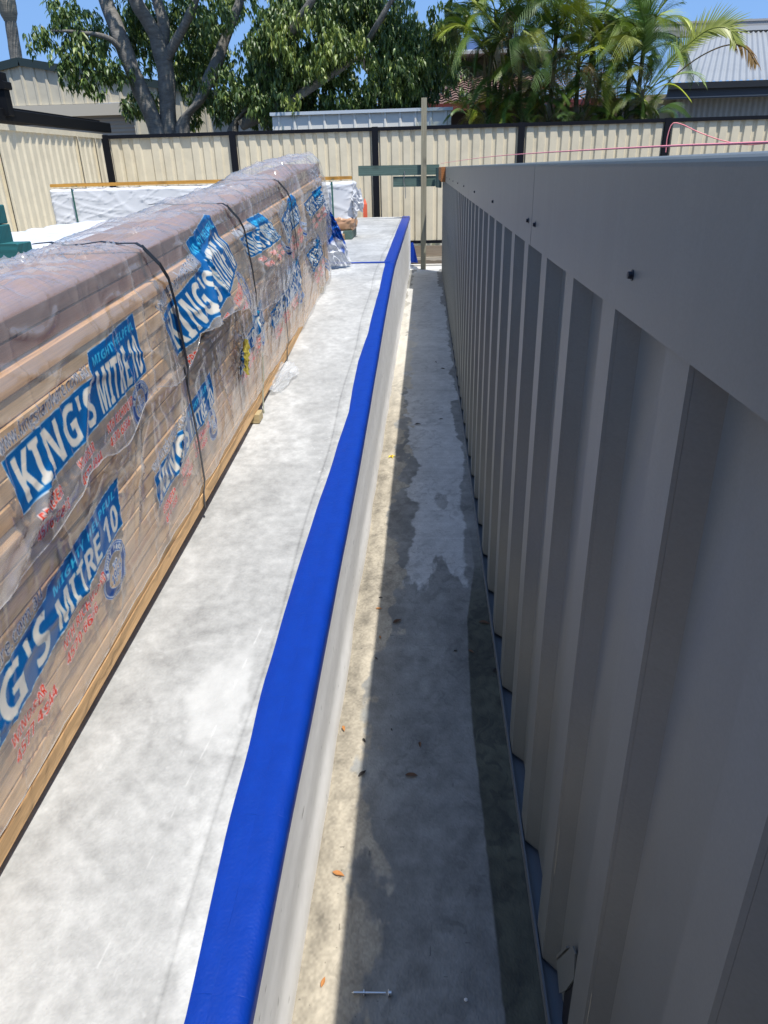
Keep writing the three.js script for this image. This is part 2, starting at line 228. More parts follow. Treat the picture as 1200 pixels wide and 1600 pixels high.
// ---------- the steel wall ----------
{
  const o = thing('steel_wall', 'dark grey ribbed steel wall with flat capping along the concrete walkway', 'wall');
  const XW = 0.24, zEnd = -11.85, zNear = 2.4, per = 0.2855, pts = [[-zNear, -0.028]];
  for (let k = -10; k < 40; k++) { const c = 0.695 + per * k; if (c - 0.07 < -zNear || c + 0.07 > -zEnd) continue; pts.push([c - 0.063, -0.028], [c - 0.035, 0], [c + 0.035, 0], [c + 0.063, -0.028]); }
  pts.push([-zEnd, -0.028]);
  // pans of dark sheet between ribs finished like the capping
  const bend = (g) => { const p = g.attributes.position; for (let i = 0; i < p.count; i++) { const a = p.getX(i), y = p.getY(i), d = p.getZ(i); p.setXYZ(i, XW - d, y, -a); } g.computeVertexNormals(); return uvBy(g, (x, y, z) => [z, y]); };
  for (let i = 0; i < pts.length - 1; i++) {
    if (pts[i][1] === 0 && pts[i + 1][1] === 0) { part('rib', bend(sheet([[pts[i][0] - 0.004, -0.004], pts[i], pts[i + 1], [pts[i + 1][0] + 0.004, -0.004]], 0.028, 1.352)), steel, o); continue; }
    if (pts[i][1] === 0 && i + 3 < pts.length) part('pan', bend(sheet([[pts[i][0] + 0.004, -0.0042], pts[i + 1], pts[i + 2], [pts[i + 3][0] - 0.004, -0.0042]], 0.028, 1.352)), panSteel, o);
  }
  const cap = (za, zb) => { const L = za - zb - 0.004, s = new THREE.Shape(); const r = 0.010, x0 = -0.0035, x1 = 0.10, y0 = 1.335, y1 = 1.505; s.moveTo(x0, y0); s.lineTo(x0, y1 - r); s.quadraticCurveTo(x0, y1, x0 + r, y1); s.lineTo(x1, y1 - 0.004); s.lineTo(x1, y1 - 0.03); s.lineTo(x1 - 0.003, y1 - 0.03); s.lineTo(x1 - 0.003, y1 - 0.007); s.lineTo(x0 + r, y1 - 0.003); s.lineTo(x0 + 0.003, y1 - r); s.lineTo(x0 + 0.003, y0); s.closePath();
    const g = new THREE.ExtrudeGeometry(s, { depth: L, bevelEnabled: false, curveSegments: 5 }); g.translate(XW, 0, zb + 0.002); return uvBy(g, (x, y, z) => [z, y + x]); };
  const joints = [zNear, 0.9, -1.745, -4.4, -7.0, -9.75, zEnd];
  for (let i = 0; i < joints.length - 1; i++) part('capping', cap(joints[i], joints[i + 1]), steel, o);
  const screw = () => { const g = new THREE.CylinderGeometry(0.0042, 0.0046, 0.005, 6); g.rotateZ(Math.PI / 2); return mergeGeometries([g.toNonIndexed(), (() => { const w = new THREE.CylinderGeometry(0.0062, 0.0062, 0.002, 14); w.rotateZ(Math.PI / 2); w.translate(0.003, 0, 0); return w.toNonIndexed(); })()]); };
  const sg = screw(); for (const [y, z] of [[1.383, -0.872], [1.383, -1.685], [1.384, -1.80], [1.386, -2.777], [1.388, -3.838], [1.39, -4.939], [1.39, -5.9], [1.388, -6.95], [1.39, -8.0], [1.392, -9.0], [1.384, 0.1]]) { const s = part('screw', sg, steelDark, o); s.position.set(XW - 0.0065, y, z); }
  part('end_beam', [uvBy(bev(0.05, 0.168, 2.1, 0.004, XW - 0.030, 1.419, -10.81), (x, y, z) => [z / 2.4, y * 3])], rustWood, o, 'orange timber beam at the far end of the wall');
  part('base_channel', [bx(0.004, 0.03, 14.25, XW - 0.005, 0.017, -4.72), bx(0.062, 0.003, 14.25, XW + 0.028, 0.012, -4.72)], M([0.14, 0.155, 0.175], 0.45, { map: grainT }), o);
  part('back_sheet', bx(0.004, 1.48, 14.25, XW + 0.0935, 0.75, -4.72), steel, o);
  // the small lug that stands out of a pan near the camera
  const onWall = (pts, X, t) => { const q = pts.map(([x, y]) => at(x, y, 0, X)), sh = new THREE.Shape(q.map((p) => new THREE.Vector2(-p.z, p.y))), g = new THREE.ExtrudeGeometry(sh, { depth: t, bevelEnabled: false }), p = g.attributes.position; for (let k = 0; k < p.count; k++) p.setXYZ(k, X - p.getZ(k), p.getY(k), -p.getX(k)); g.computeVertexNormals(); return g; };
  part('lug', [onWall([[897, 1478], [872, 1502], [876, 1552], [886, 1548], [899, 1530], [901, 1490]], 0.262, 0.003), onWall([[897, 1478], [872, 1502], [874, 1506], [899, 1482]], 0.278, 0.016)], steel, o, 'small bent steel lug standing out of a recess near the camera');
  part('slot', onWall([[884, 1552], [898, 1534], [894, 1640], [876, 1640]], 0.266, 0.003), M([0.003, 0.004, 0.010], 0.6), o, 'black plate painted as the shade of an opening under the bent lug');  // black plate in place of the dark depth of an opening
  part('end_post', bx(0.05, 1.33, 0.05, XW + 0.03, 0.665, zEnd - 0.022), steel, o);
}

// ---------- timber packs ----------
const TILT = Math.atan(0.063), stackAt = (o) => { o.position.set(-0.77, 0.315, 0); o.rotation.x = TILT; };
const SZ1 = -5.95, SZ0 = 0.25, WD = 0.31;
const boardUV = (g, o) => uvBy(g, (x, y, z, nx, ny, nz) => Math.abs(nz) > 0.5 ? [x * 2 + o, y * 3] : [z / 2.2 + o, (Math.abs(nx) > 0.5 ? y : x) * 2.6 + o * 3.3]);
const boardVariants = {};
function pack(o, y0, n, th, mats, wb = 0.085, inset = 0) {
  const L = SZ0 - SZ1;
  for (let k = 0; k < n; k++) { // the board at the face of each layer is a part; those behind it are joined
    const dx = rr(-0.005, 0.0), dz = rr(-0.02, 0.02), m = part('board', boardUV(bev(wb, th - 0.0025, L, 0.0022), k * 0.37), mats[Math.floor(rnd() * mats.length)], o);
    m.position.set(-wb / 2 + dx - inset, y0 + th * (k + 0.5), (SZ0 + SZ1) / 2 + dz);
  }
}
function inner(o, y0, n, th, mat, inset = 0) { const g = [], L = SZ0 - SZ1; for (let k = 0; k < n; k++) for (let x = -0.09 - inset; x > -WD + 0.05; x -= 0.0745) { const w = Math.min(0.072, WD + x); g.push(boardUV(bx(w, th - 0.003, L + rr(-0.03, 0.02), x - w / 2 - 0.002, y0 + th * (k + 0.5), (SZ0 + SZ1) / 2), k * 0.21 + x * 5)); } const m = part('inner_boards', g, mat, o); m.userData.kind = 'stuff'; }
const packA = thing('timber_pack', 'lower plastic-wrapped pack of long pine boards resting on bearers on the ramp', 'timber pack'); stackAt(packA);
const packB = thing('timber_pack', 'upper plastic-wrapped pack of pine and red boards stacked over the lower pack', 'timber pack'); stackAt(packB);
pack(packA, 0, 11, 0.0455, wood); inner(packA, 0, 11, 0.0455, wood[1]);
pack(packB, 0.513, 5, 0.044, wood, 0.085, 0.012); pack(packB, 0.513 + 5 * 0.044, 1, 0.044, [sunlitLedgeWood], 0.085, 0.008); inner(packB, 0.513, 6, 0.044, wood[3], 0.012);
for (let k = 0; k < 2; k++) for (let j = 0; j < 4; j++) { const m = part('board', boardUV(bev(0.0695, 0.038, SZ0 - SZ1, 0.003), k * 0.3 + j * 0.17), redWood[(k + j * 2) % 3], packB); m.position.set(-0.022 - 0.036 - j * 0.0718 + rr(-0.002, 0.002), 0.783 + 0.0395 * (k + 0.5), (SZ0 + SZ1) / 2 + rr(-0.03, 0.03)); }

// the printed film
function banner(ctx, map, TL, BL, TR, BR, o = {}) {
  // unit design 1000 x 150, url above, contacts below; TL.. are [z, localY]; drawn as an affine of TL, BL, TR with a step at the right
  const a = map(TL), b = map(BL), c = map(TR), d = map(BR);
  ctx.save();
  const ux = [(d[0] - b[0]) / 1000, (d[1] - b[1]) / 1000], uy = [(b[0] - a[0]) / 150, (b[1] - a[1]) / 150];
  ctx.transform(ux[0], ux[1], uy[0], uy[1], a[0], a[1]);
  const blueInk = o.blue ?? '#0a5590';
  const right = -Math.max(18, 150 * (Math.hypot(c[0] - d[0], c[1] - d[1]) / Math.hypot(a[0] - b[0], a[1] - b[1]) - 1));
  ctx.fillStyle = blueInk; ctx.beginPath(); ctx.moveTo(0, 0); ctx.lineTo(560, 0); ctx.lineTo(575, right); ctx.lineTo(1000, right); ctx.lineTo(1000, 150); ctx.lineTo(0, 150); ctx.closePath(); ctx.fill();
  const fit = (t, x, y, w, h, col, font) => { ctx.fillStyle = col; ctx.font = font; const m = ctx.measureText(t).width; ctx.save(); ctx.translate(x, y); ctx.scale(w / m, h / 72); ctx.fillText(t, 0, 0); ctx.restore(); };
  fit("KING'S", 22, 138, 530, 122, '#e9e6dc', 'bold 100px sans-serif');
  fit('MIGHTY HELPFUL', 590, right + 52, 390, 30, '#3fb6dc', 'bold 100px sans-serif');
  fit('MITRE 10', 582, 140, 400, 140 - right - 70, '#e9e6dc', 'bold 100px sans-serif');
  fit('www.kingshardware.com.au', 5, -14, 545, 42, '#1b2740', '100px sans-serif');
  const red = '#c2321d'; for (const [x, t1, t2] of [[40, 'EBENEZER', '4576 9888'], [330, 'WINDSOR', '4577 4944'], [590, 'NTH RICHMOND', '4570 6666']]) { fit(t1, x, 212, t1.length * 21, 34, red, 'bold 100px sans-serif'); fit(t2, x + 4, 264, 185, 34, red, 'bold 100px sans-serif'); }
  ctx.translate(905, 238); ctx.scale(1, 1); ctx.strokeStyle = '#27477f'; ctx.lineWidth = 4; ctx.beginPath(); ctx.arc(0, 0, 80, 0, 7); ctx.stroke(); ctx.lineWidth = 22; ctx.beginPath(); ctx.arc(0, 0, 64, 0, 7); ctx.stroke();
  ctx.fillStyle = '#e9e6dc'; ctx.font = 'bold 20px sans-serif'; 'MIGHTY PROUD'.split('').forEach((ch, i) => { ctx.save(); ctx.rotate(-1.25 + i * 0.228); ctx.fillText(ch, -6, -57); ctx.restore(); });
  fit('EST', -16, -10, 32, 18, '#27477f', 'bold 100px sans-serif'); fit('1966', -42, 30, 84, 34, '#27477f', 'bold 100px sans-serif');
  ctx.restore();
}
function filmTextures(len, hgt, yTop, draws) { // canvas x = -z along the pack from 0.5 m, y = drop from the top edge
  const w = 2048, h = Math.round(2048 * hgt / len), cv = document.createElement('canvas'), tv = document.createElement('canvas'); cv.width = tv.width = w; cv.height = tv.height = h;
  const map = ([z, y]) => [(-z - 0.5) / len * w, (yTop - y) / hgt * h], c = cv.getContext('2d'), t = tv.getContext('2d');
  c.fillStyle = '#f4f4f4'; c.fillRect(0, 0, w, h); for (const d of draws) banner(c, map, ...d);
  const a = c.getImageData(0, 0, w, h), b = t.createImageData(w, h);
  for (let i = 0; i < w * h; i++) { const r = a.data[i * 4], g = a.data[i * 4 + 1], bl = a.data[i * 4 + 2], m = Math.min(r, g, bl), tr = m > 240 ? 0.86 : m > 200 ? lerp(0.32, 0.86, clamp((m - 222) / 18)) : lerp(0.05, 0.32, clamp((m - 120) / 80)); b.data[i * 4] = b.data[i * 4 + 1] = b.data[i * 4 + 2] = 255 * tr; b.data[i * 4 + 3] = 255; }
  t.putImageData(b, 0, 0);
  const T = new THREE.CanvasTexture(cv), U = new THREE.CanvasTexture(tv); T.colorSpace = THREE.SRGBColorSpace; for (const q of [T, U]) { q.magFilter = THREE.LinearFilter; q.wrapS = q.wrapT = THREE.ClampToEdgeWrapping; } return [T, U];
}
const filmMat = ([T, U]) => new THREE.MeshPhysicalMaterial({ color: 0xffffff, map: T, transmission: 1, transmissionMap: U, thickness: 0, roughness: 0.165, ior: 1.5, side: THREE.DoubleSide });
const clearFilm = new THREE.MeshPhysicalMaterial({ color: 0xf2f4f6, transmission: 0.72, thickness: 0, roughness: 0.2, ior: 1.5, side: THREE.DoubleSide });
const clearHem = new THREE.MeshPhysicalMaterial({ color: 0xf4f4f4, transmission: 0.85, thickness: 0, roughness: 0.12, side: THREE.DoubleSide }); const LEN = 5.6;
const upperT = filmTextures(LEN, 0.72, 1.0, [
  [[-1.18, 0.66], [-1.17, 0.558], [-1.85, 0.735], [-1.9, 0.591]], [[-2.09, 0.683], [-2.18, 0.545], [-2.75, 0.804], [-2.96, 0.673]], [[-3.09, 0.749], [-3.29, 0.646], [-3.60, 0.775], [-3.9, 0.637]],
  [[-3.99, 0.703], [-4.12, 0.57], [-4.55, 0.765], [-4.66, 0.639]], [[-4.8, 0.7], [-5.02, 0.586], [-5.62, 0.773], [-5.8, 0.613]], [[-0.35, 0.60], [-0.35, 0.49], [-0.98, 0.66], [-1.0, 0.53]]]);
const lowerT = filmTextures(LEN, 0.72, 0.6, [
  [[-0.70, 0.278], [-0.68, 0.175], [-1.56, 0.387], [-1.59, 0.299]], [[-1.82, 0.313], [-1.82, 0.216], [-2.46, 0.394], [-2.48, 0.289]], [[-2.86, 0.337], [-2.86, 0.26], [-3.35, 0.416], [-3.42, 0.336]],
  [[-3.55, 0.34], [-3.58, 0.25], [-4.43, 0.40], [-4.56, 0.275]], [[-4.82, 0.399], [-5.0, 0.257], [-5.5, 0.42], [-5.6, 0.29]]]);
function film(name, parent, mat, o) {
  // path: across the top from the back, round the top front edge, down the face to the hem
  const folds = o.folds ?? [], nz = o.nz, nTop = o.top ? 56 : 2, nFront = 58, wTop = o.top ? WD + 0.20 : 0.05;
  const bump = (z, w) => {
    const a = w > 0 ? 1 : 0, dn = clamp(w / 0.3), pinch = Math.min(...o.straps.map((s) => Math.abs(z - s)), 9);
    let d = 0.003 + 0.001 * a;
    const sag = noise(z * 1.7 + o.s, 2.5) * 0.6 + 0.4 * noise(z * 4.1, o.s);
    d += a * o.billow * Math.pow(dn, 1.4) * Math.pow(sag, 1.5) * 1.9; for (const [fz, fw, fk] of o.flare) d += a * fk * Math.pow(clamp(w / 0.33), 1.6) * Math.exp(-Math.pow((z - fz) / fw, 2));
    const sh = (noise(z * 1.1, o.s * 3) - 0.5) * 3;
    d += 0.005 * ridge(noise(z * 6.5 + w * sh * 1.6 + o.s, w * 1.3 + 4), 7) * (w > 0 ? 1 : 0.45);
    d += 0.003 * ridge(noise(z * 15 + w * 5 * Math.sin(z * 2), w * 2.6 + o.s), 5) * (w > -0.04 ? 1 : 0.5);
    d += 0.006 * ridge(noise(z * 3.4 - w * 5.5 + 20, z * 2.2 + w * 6 + o.s), 7) * (w > 0.03 ? 1 : 0.2);
    d += 0.006 * ridge(noise(z * 3.1 + w * 6.2 + 60, z * 1.4 - w * 4 + o.s), 7) * (w > 0.03 ? 1 : 0.2);
    if (w < 0) d += (0.040 * Math.abs(noise(z * 8 + 4 * noise(w * 4, z * 0.8), w * 2.2 + 9) - 0.5) * 2 + 0.026 * Math.abs(noise(z * 21 + w * 7 + 3 * noise(z * 3, w * 5), w * 5) - 0.5) * 2 + 0.013 * Math.abs(noise(z * 44 - w * 12, w * 10) - 0.5) * 2 + 0.028 * ridge(noise(z * 5.2 + w * 9, z * 1.3 + 7), 8) + 0.020 * sst(0.35, 0.8, noise(z * 1.6 + 3, 1 + w * 1.5))) * (0.25 + 0.75 * sst(0, -0.06, w)) * lerp(0.62, 0.10, sst(-WD + 0.10, -WD + 0.01, w)) + 0.03 * sst(-3.9, -4.7, z) * sst(0, -0.05, w);
    d += 0.0012 * (fbm(z * 30, w * 30 + o.s, 3) - 0.5) + 0.0018 * ridge(fbm(z * 16 + o.s, w * 16, 2), 5);
    if (w > 0) for (const [fz, fw, slope, wid, amp, len] of folds) { const c = z - fz - (w - fw) * slope, q = 1 - Math.abs(c) / wid; if (q > 0) d += amp * q * q * sst(len, len * 0.4, Math.abs(w - fw)); }
    for (const [cz, cw, r, k] of o.crumple) { const q = Math.hypot((z - cz) / r, (w - cw) / (r * 0.8)); if (q < 1) d += k * (1 - q) * (0.4 + 1.2 * ridge(noise(z * 45, w * 45), 2)); }
    return Math.max(0.0025, d * (0.25 + 0.75 * sst(0, 0.10, pinch)));
  };
  const hemPts = []; for (let z = -0.5; z > o.zEnd; z -= 0.03) { const y = o.hem(z), d = bump(z, o.edge[1] - y); hemPts.push(V(d + 0.001, y + 0.1 * d, z)); }
  const sheetMesh = part(name, grid(nz, nTop + nFront, (s, t, i, j) => {
    const z = lerp(-0.45, o.zEnd, s); let px, py, nx, ny, w;
    if (j <= nTop) { w = -wTop * (1 - j / nTop); px = w + o.edge[0]; py = o.edge[1]; nx = 0; ny = 1; if (w > -0.03) { const q = (w + 0.03) / 0.03; nx = 0.7 * q; ny = 1 - 0.3 * q; } if (o.top && w < -WD) { const q = -WD - w; px = -WD + o.edge[0] - 0.002; py -= q; nx = -1; ny = q < 0.02 ? 0.6 : 0.1; } }
    else { const hem = o.hem(z), L = o.edge[1] - hem; w = L * (j - nTop) / nFront; px = interp(w, [0, o.edge[1] - o.ledge, o.edge[1] - o.ledge + 0.03], [o.edge[0], o.edge[0] + 0.004, 0]); py = o.edge[1] - w; nx = 1; ny = 0.1; if (w < 0.02) { const q = w / 0.02; nx = 0.7 + 0.3 * q; ny = 0.7 - 0.6 * q; } }
    const d = bump(z, w), y = py + ny * d; return [px + nx * d, y, z, (-z - 0.5) / LEN, 1 - (o.yTop - (o.edge[1] - Math.max(-0.11, w))) / 0.72];
  }), mat, parent);
  part('hem', tube(hemPts, 0.0016, 5, hemPts.length), clearHem, sheetMesh); return sheetMesh;
}
const jag = (z) => 0.012 * (noise(z * 18, 3) - 0.5) + 0.02 * (noise(z * 5.3, 9) - 0.5);
const hemZ = [-6.0, -5.5, -5.2, -4.9, -4.6, -4.3, -3.9, -3.5, -3.3, -3.1, -2.85, -2.6, -2.32, -2.22, -2.12, -1.95, -1.7, -1.45, -1.2, -0.9, 0], hemY = [0.36, 0.36, 0.44, 0.50, 0.47, 0.42, 0.41, 0.40, 0.42, 0.44, 0.52, 0.565, 0.575, 0.47, 0.49, 0.52, 0.475, 0.50, 0.47, 0.45, 0.44];
film('plastic_film', packB, filmMat(upperT), { nz: 1100, top: true, zEnd: SZ1 - 0.03, edge: [-0.022, 0.866], ledge: 0.79, yTop: 1.0, hem: (z) => interp(z, hemZ, hemY) + jag(z), straps: [-2.2, -3.25, -4.38], billow: 0.022, flare: [[-2.68, 0.36, 0.085], [-3.75, 0.35, 0.03], [-1.2, 0.3, 0.02]], folds: [[-1.16, 0.36, 1.9, 0.05, 0.016, 0.10], [-2.06, 0.30, 0.15, 0.012, 0.016, 0.25], [-1.95, 0.2, 0.2, 0.014, 0.014, 0.3], [-2.48, 0.25, 0.5, 0.02, 0.02, 0.25], [-2.62, 0.2, -0.3, 0.015, 0.016, 0.3], [-3.4, 0.2, 0.4, 0.015, 0.015, 0.3], [-4.0, 0.25, -0.5, 0.02, 0.02, 0.25], [-4.7, 0.2, 0.3, 0.03, 0.025, 0.3]], s: 3.3, crumple: [[-5.5, 0.1, 0.3, 0.02], [-3.6, 0.3, 0.14, 0.012]] });
film('plastic_film', packA, filmMat(lowerT), { nz: 700, top: false, zEnd: SZ1 + 0.02, edge: [0.0, 0.50], ledge: 0.5, yTop: 0.6, hem: (z) => interp(z, [-6, -5.0, -4.5, -4.3, -3.4, -0.4], [0.0, 0.015, 0.03, 0.08, 0.09, 0.08]) + 0.5 * jag(z), straps: [-2.22, -3.92, -5.6], billow: 0.008, flare: [[-5.6, 0.3, 0.02]], folds: [[-1.75, 0.12, 0.6, 0.015, 0.014, 0.2], [-2.12, 0.12, 0.8, 0.02, 0.018, 0.2], [-2.6, 0.2, -0.3, 0.015, 0.012, 0.25], [-3.3, 0.12, 0.3, 0.015, 0.014, 0.2], [-4.6, 0.2, 0.3, 0.02, 0.018, 0.25]], s: 8.1, crumple: [[-2.85, 0.14, 0.20, 0.02], [-3.7, 0.12, 0.2, 0.012], [-1.68, 0.06, 0.14, 0.012], [-5.1, 0.1, 0.3, 0.02]] });
{ // straps
  const black = M([0.012, 0.012, 0.014], 0.4), pale = M([0.35, 0.37, 0.27], 0.5);
  const band = (pts, w, parent, mat) => { const g = [], n = pts.length; for (let i = 0; i < n - 1; i++) { const a = V(...pts[i]), b = V(...pts[i + 1]), d = b.clone().sub(a), L = d.length(); d.normalize(); const side = V(0, 0, 1).addScaledVector(d, -d.z).normalize(), nn = new THREE.Vector3().crossVectors(d, side); const q = new THREE.BoxGeometry(L + 0.002, w, 0.0016); q.applyMatrix4(new THREE.Matrix4().makeBasis(d, side, nn).setPosition(a.add(b).multiplyScalar(0.5))); g.push(q); } part('strap', g, mat, parent); };
  const top = [[-2.11, -2.2, -2.22], [-3.07, -3.2, -3.25], [-4.18, -4.36, -4.4]];
  for (const [za, zb, zc] of top) { const pts = []; for (let i = 0; i <= 6; i++) pts.push([-WD - 0.01 + (WD - 0.015) * i / 6, 0.889 + 0.004 * Math.sin(i * 2), za + 0.015 * Math.sin(i * 1.3 + za) * (1 - i / 6)]); pts.push([-0.008, 0.876, za], [0.012, 0.82, lerp(za, zb, 0.6)], [0.017, 0.775, zb], [0.02, 0.70, zb - 0.015], [0.021, 0.6, zc], [0.026, 0.5, zc + 0.005], [0.016, 0.44, zc]); band(pts, 0.017, packB, black); }
  for (const z of [-2.22, -3.92, -5.6]) band([[0.012, 0.5, z], [0.016, 0.4, z + 0.006], [0.017, 0.25, z - 0.004], [0.015, 0.10, z - 0.006], [0.006, 0.05, z], [0.003, -0.002, z]], 0.014, packA, black);
  band([[0.012, 0.22, -3.3], [0.012, 0.11, -3.27], [0.006, 0.06, -3.25], [0.010, -0.02, -3.2], [0.016, -0.05, -3.19]], 0.014, packA, pale);
  // bearers
  let k = 0; for (const z of [-0.35, -3.1, -5.4]) { const h = 0.315 - 0.063 * z - 0.004 - rampH(z), o = part('bearer', uvBy(bev(WD + 0.08, Math.max(0.04, h), 0.075, 0.003), (x, y, zz) => [x * 0.8, y * 3 + zz * 3]), M([0.52, 0.44, 0.26], 0.8, { map: woodT }), scene); o.position.set(-0.77 - WD / 2 - 0.022, rampH(z) + Math.max(0.04, h) / 2 + 0.001, z); tag(o, ['timber bearer under the near end of the long timber pack', 'pale timber bearer poking out under the middle of the timber pack', 'timber bearer under the far end of the long timber pack'][k++], 'bearer'); }
}
// scraps at the pack
function crumple(w, h, n, amp, s, curl = 0) { return grid(n, n, (u, v) => { const x = (u - 0.5) * w * (0.75 + 0.5 * noise(v * 3, s)), y = (v - 0.5) * h * (0.75 + 0.5 * noise(u * 3, s + 4)); return [x, y, amp * (fbm(u * 4 + s, v * 4, 4) - 0.5) * 2 + amp * ridge(noise(u * 5 + v * 3 + s, v * 4), 3) + curl * u * u, u, v]; }); }
{
  const y1 = part('yellow_scrap', crumple(0.06, 0.12, 26, 0.012, 3), M([0.42, 0.35, 0.06], 0.5), scene); y1.position.set(-0.728, 0.315 + 0.063 * 2.84 + 0.335, -2.84); y1.rotation.set(0.1, Math.PI / 2, -0.35); tag(y1, 'crumpled yellow plastic scrap caught in the wrap of the lower timber pack', 'plastic scrap');
  const f = part('film_flap', crumple(0.26, 0.10, 24, 0.02, 7), clearFilm, scene); f.position.set(-0.735, rampH(-3.55) + 0.035, -3.56); f.rotation.set(-1.15, 0.9, 0.5, 'YXZ'); tag(f, 'clear plastic flap lying on the ramp beside the foot of the timber pack', 'plastic flap');
  const bT = tex(256, 256, (u, v) => { const q = fbm(u * 6, v * 7, 4), k = sst(0.30, 0.55, v + 0.7 * (q - 0.5)); return [lerp(0.72, 0.004, k), lerp(0.75, 0.075, k), lerp(0.80, 0.40, k)]; }, true, false);
  const b = part('printed_plastic', grid(44, 60, (u, v) => { const w = lerp(0.27, 0.10, v * v), x = (u - 0.5) * w + 0.07 * (1 - v); return [x, v * 0.42, 0.06 * Math.sin(u * Math.PI) + 0.05 * (fbm(u * 6, v * 8, 3) - 0.5) + 0.045 * ridge(noise(u * 7 + v * 3, v * 9), 3), u, v]; }), new THREE.MeshPhysicalMaterial({ map: bT, transmission: 0.3, thickness: 0, roughness: 0.15, side: THREE.DoubleSide }), scene);
  const p = at(537, 405, 2, -6.25); b.position.set(-0.83, 0.772, -6.3); b.rotation.y = 0.25; tag(b, 'blue and white crumpled plastic hanging off the far end of the timber packs', 'plastic sheet');
}

// ---------- other stacks ----------
function wrapped(sx, sy, sz, n, s, amp) { // a box draped in wrinkled sheeting
  const g = new THREE.BoxGeometry(sx, sy, sz, n[0], n[1], n[2]); let q = mergeVertices((g.deleteAttribute('normal'), g.deleteAttribute('uv'), g)); const p = q.attributes.position;
  for (let i = 0; i < p.count; i++) { const x = p.getX(i), y = p.getY(i), z = p.getZ(i), e = V(x / sx * 2, y / sy * 2, z / sz * 2), d = V(Math.abs(e.x) > 0.99 ? Math.sign(e.x) : 0, Math.abs(e.y) > 0.99 ? Math.sign(e.y) : 0, Math.abs(e.z) > 0.99 ? Math.sign(e.z) : 0), c = d.lengthSq() > 1.5 ? -0.012 : 0, u = x + z * 0.8;
    const k = amp * (0.7 * ridge(noise(u * 4 + s + y * 5, y * 14 + u * 2.5), 5) + 0.6 * ridge(noise(u * 9 - y * 12 + s, y * 9 + s + z * 4), 6) + 0.25 * fbm(u * 16 + s, y * 16 + z * 9, 3)) + c; p.setXYZ(i, x + d.x * k, y + d.y * k, z + d.z * k); }
  q.computeVertexNormals(); return uvBy(q, (x, y, z) => [x + z, y]);
}
{
  const o = thing('wrapped_timber_stack', 'white sheet-wrapped timber stack lying crosswise behind the long timber packs', 'timber stack', [0, 0.77, -9.2]);
  part('white_wrap', (() => { const g = wrapped(3.55, 0.40, 0.55, [160, 34, 26], 3, 0.012); g.translate(-2.62, 0.40, 0); return g; })(), tarp, o);
  for (let k = 0; k < 2; k++) part('board', boardUV(bev(3.5, 0.055, 0.5, 0.004, -2.62, 0.125 + k * 0.06, 0.02), k * 0.4), M([0.40, 0.21, 0.10], 0.6, { map: woodT }), o);
  part('brown_wrap', (() => { const g = wrapped(0.36, 0.13, 0.52, [24, 10, 30], 8, 0.02); g.translate(-1.03, 0.155, 0.03); return g; })(), M([0.46, 0.27, 0.16], 0.3), o);
  part('wrap_tail', (() => { const g = crumple(0.28, 0.24, 30, 0.022, 5); g.rotateY(1.2); g.translate(-0.80, 0.40, 0.20); return g; })(), tarp, o);
  for (const x of [-4.1, -1.07]) part('strap', [bx(0.02, 0.42, 0.004, x, 0.40, 0.318), bx(0.02, 0.004, 0.6, x, 0.635, 0)], M([0.03, 0.11, 0.09], 0.5), o);
  let k = 0; for (const x of [-1.0, -2.8, -4.2]) { const b = part('bearer', uvBy(bev(0.10, 0.09, 0.62, 0.004), (x, y, z) => [z, y * 3 + x * 3]), k ? greyWood : tealWood, scene); b.position.set(x + 0.09, 0.816, -9.13); tag(b, ['teal timber bearer under the right end of the white-wrapped stack', 'timber bearer under the middle of the white-wrapped stack', 'timber bearer under the left end of the white-wrapped stack'][k++], 'bearer'); }
  const bb = part('timber_offcut', uvBy(bev(0.18, 0.06, 0.30, 0.004), (x, y, z) => [x, y * 3 + z]), M([0.40, 0.27, 0.14], 0.75, { map: woodT }), scene); bb.position.set(-1.03, 0.803, -8.72); tag(bb, 'brown timber offcut on the slab in front of the teal bearer', 'timber offcut');
  k = 0; for (const [x0, x1, z, y] of [[-4.42, -1.0, -9.05, 1.415], [-4.30, -0.86, -9.12, 1.417], [-4.38, -0.98, -9.19, 1.414]]) { const r = part('orange_batten', uvBy(bev(x1 - x0, 0.034, 0.05, 0.006), (x, y, z) => [x / 2, y * 3 + z * 4]), orangeWood, scene); r.position.set((x0 + x1) / 2, y, z); r.rotation.z = 0.0; tag(r, ['orange timber batten nearest the camera on top of the white-wrapped stack', 'orange timber batten sticking out farthest right on the white-wrapped stack', 'orange timber batten at the back on top of the white-wrapped stack'][k++], 'batten'); }
}
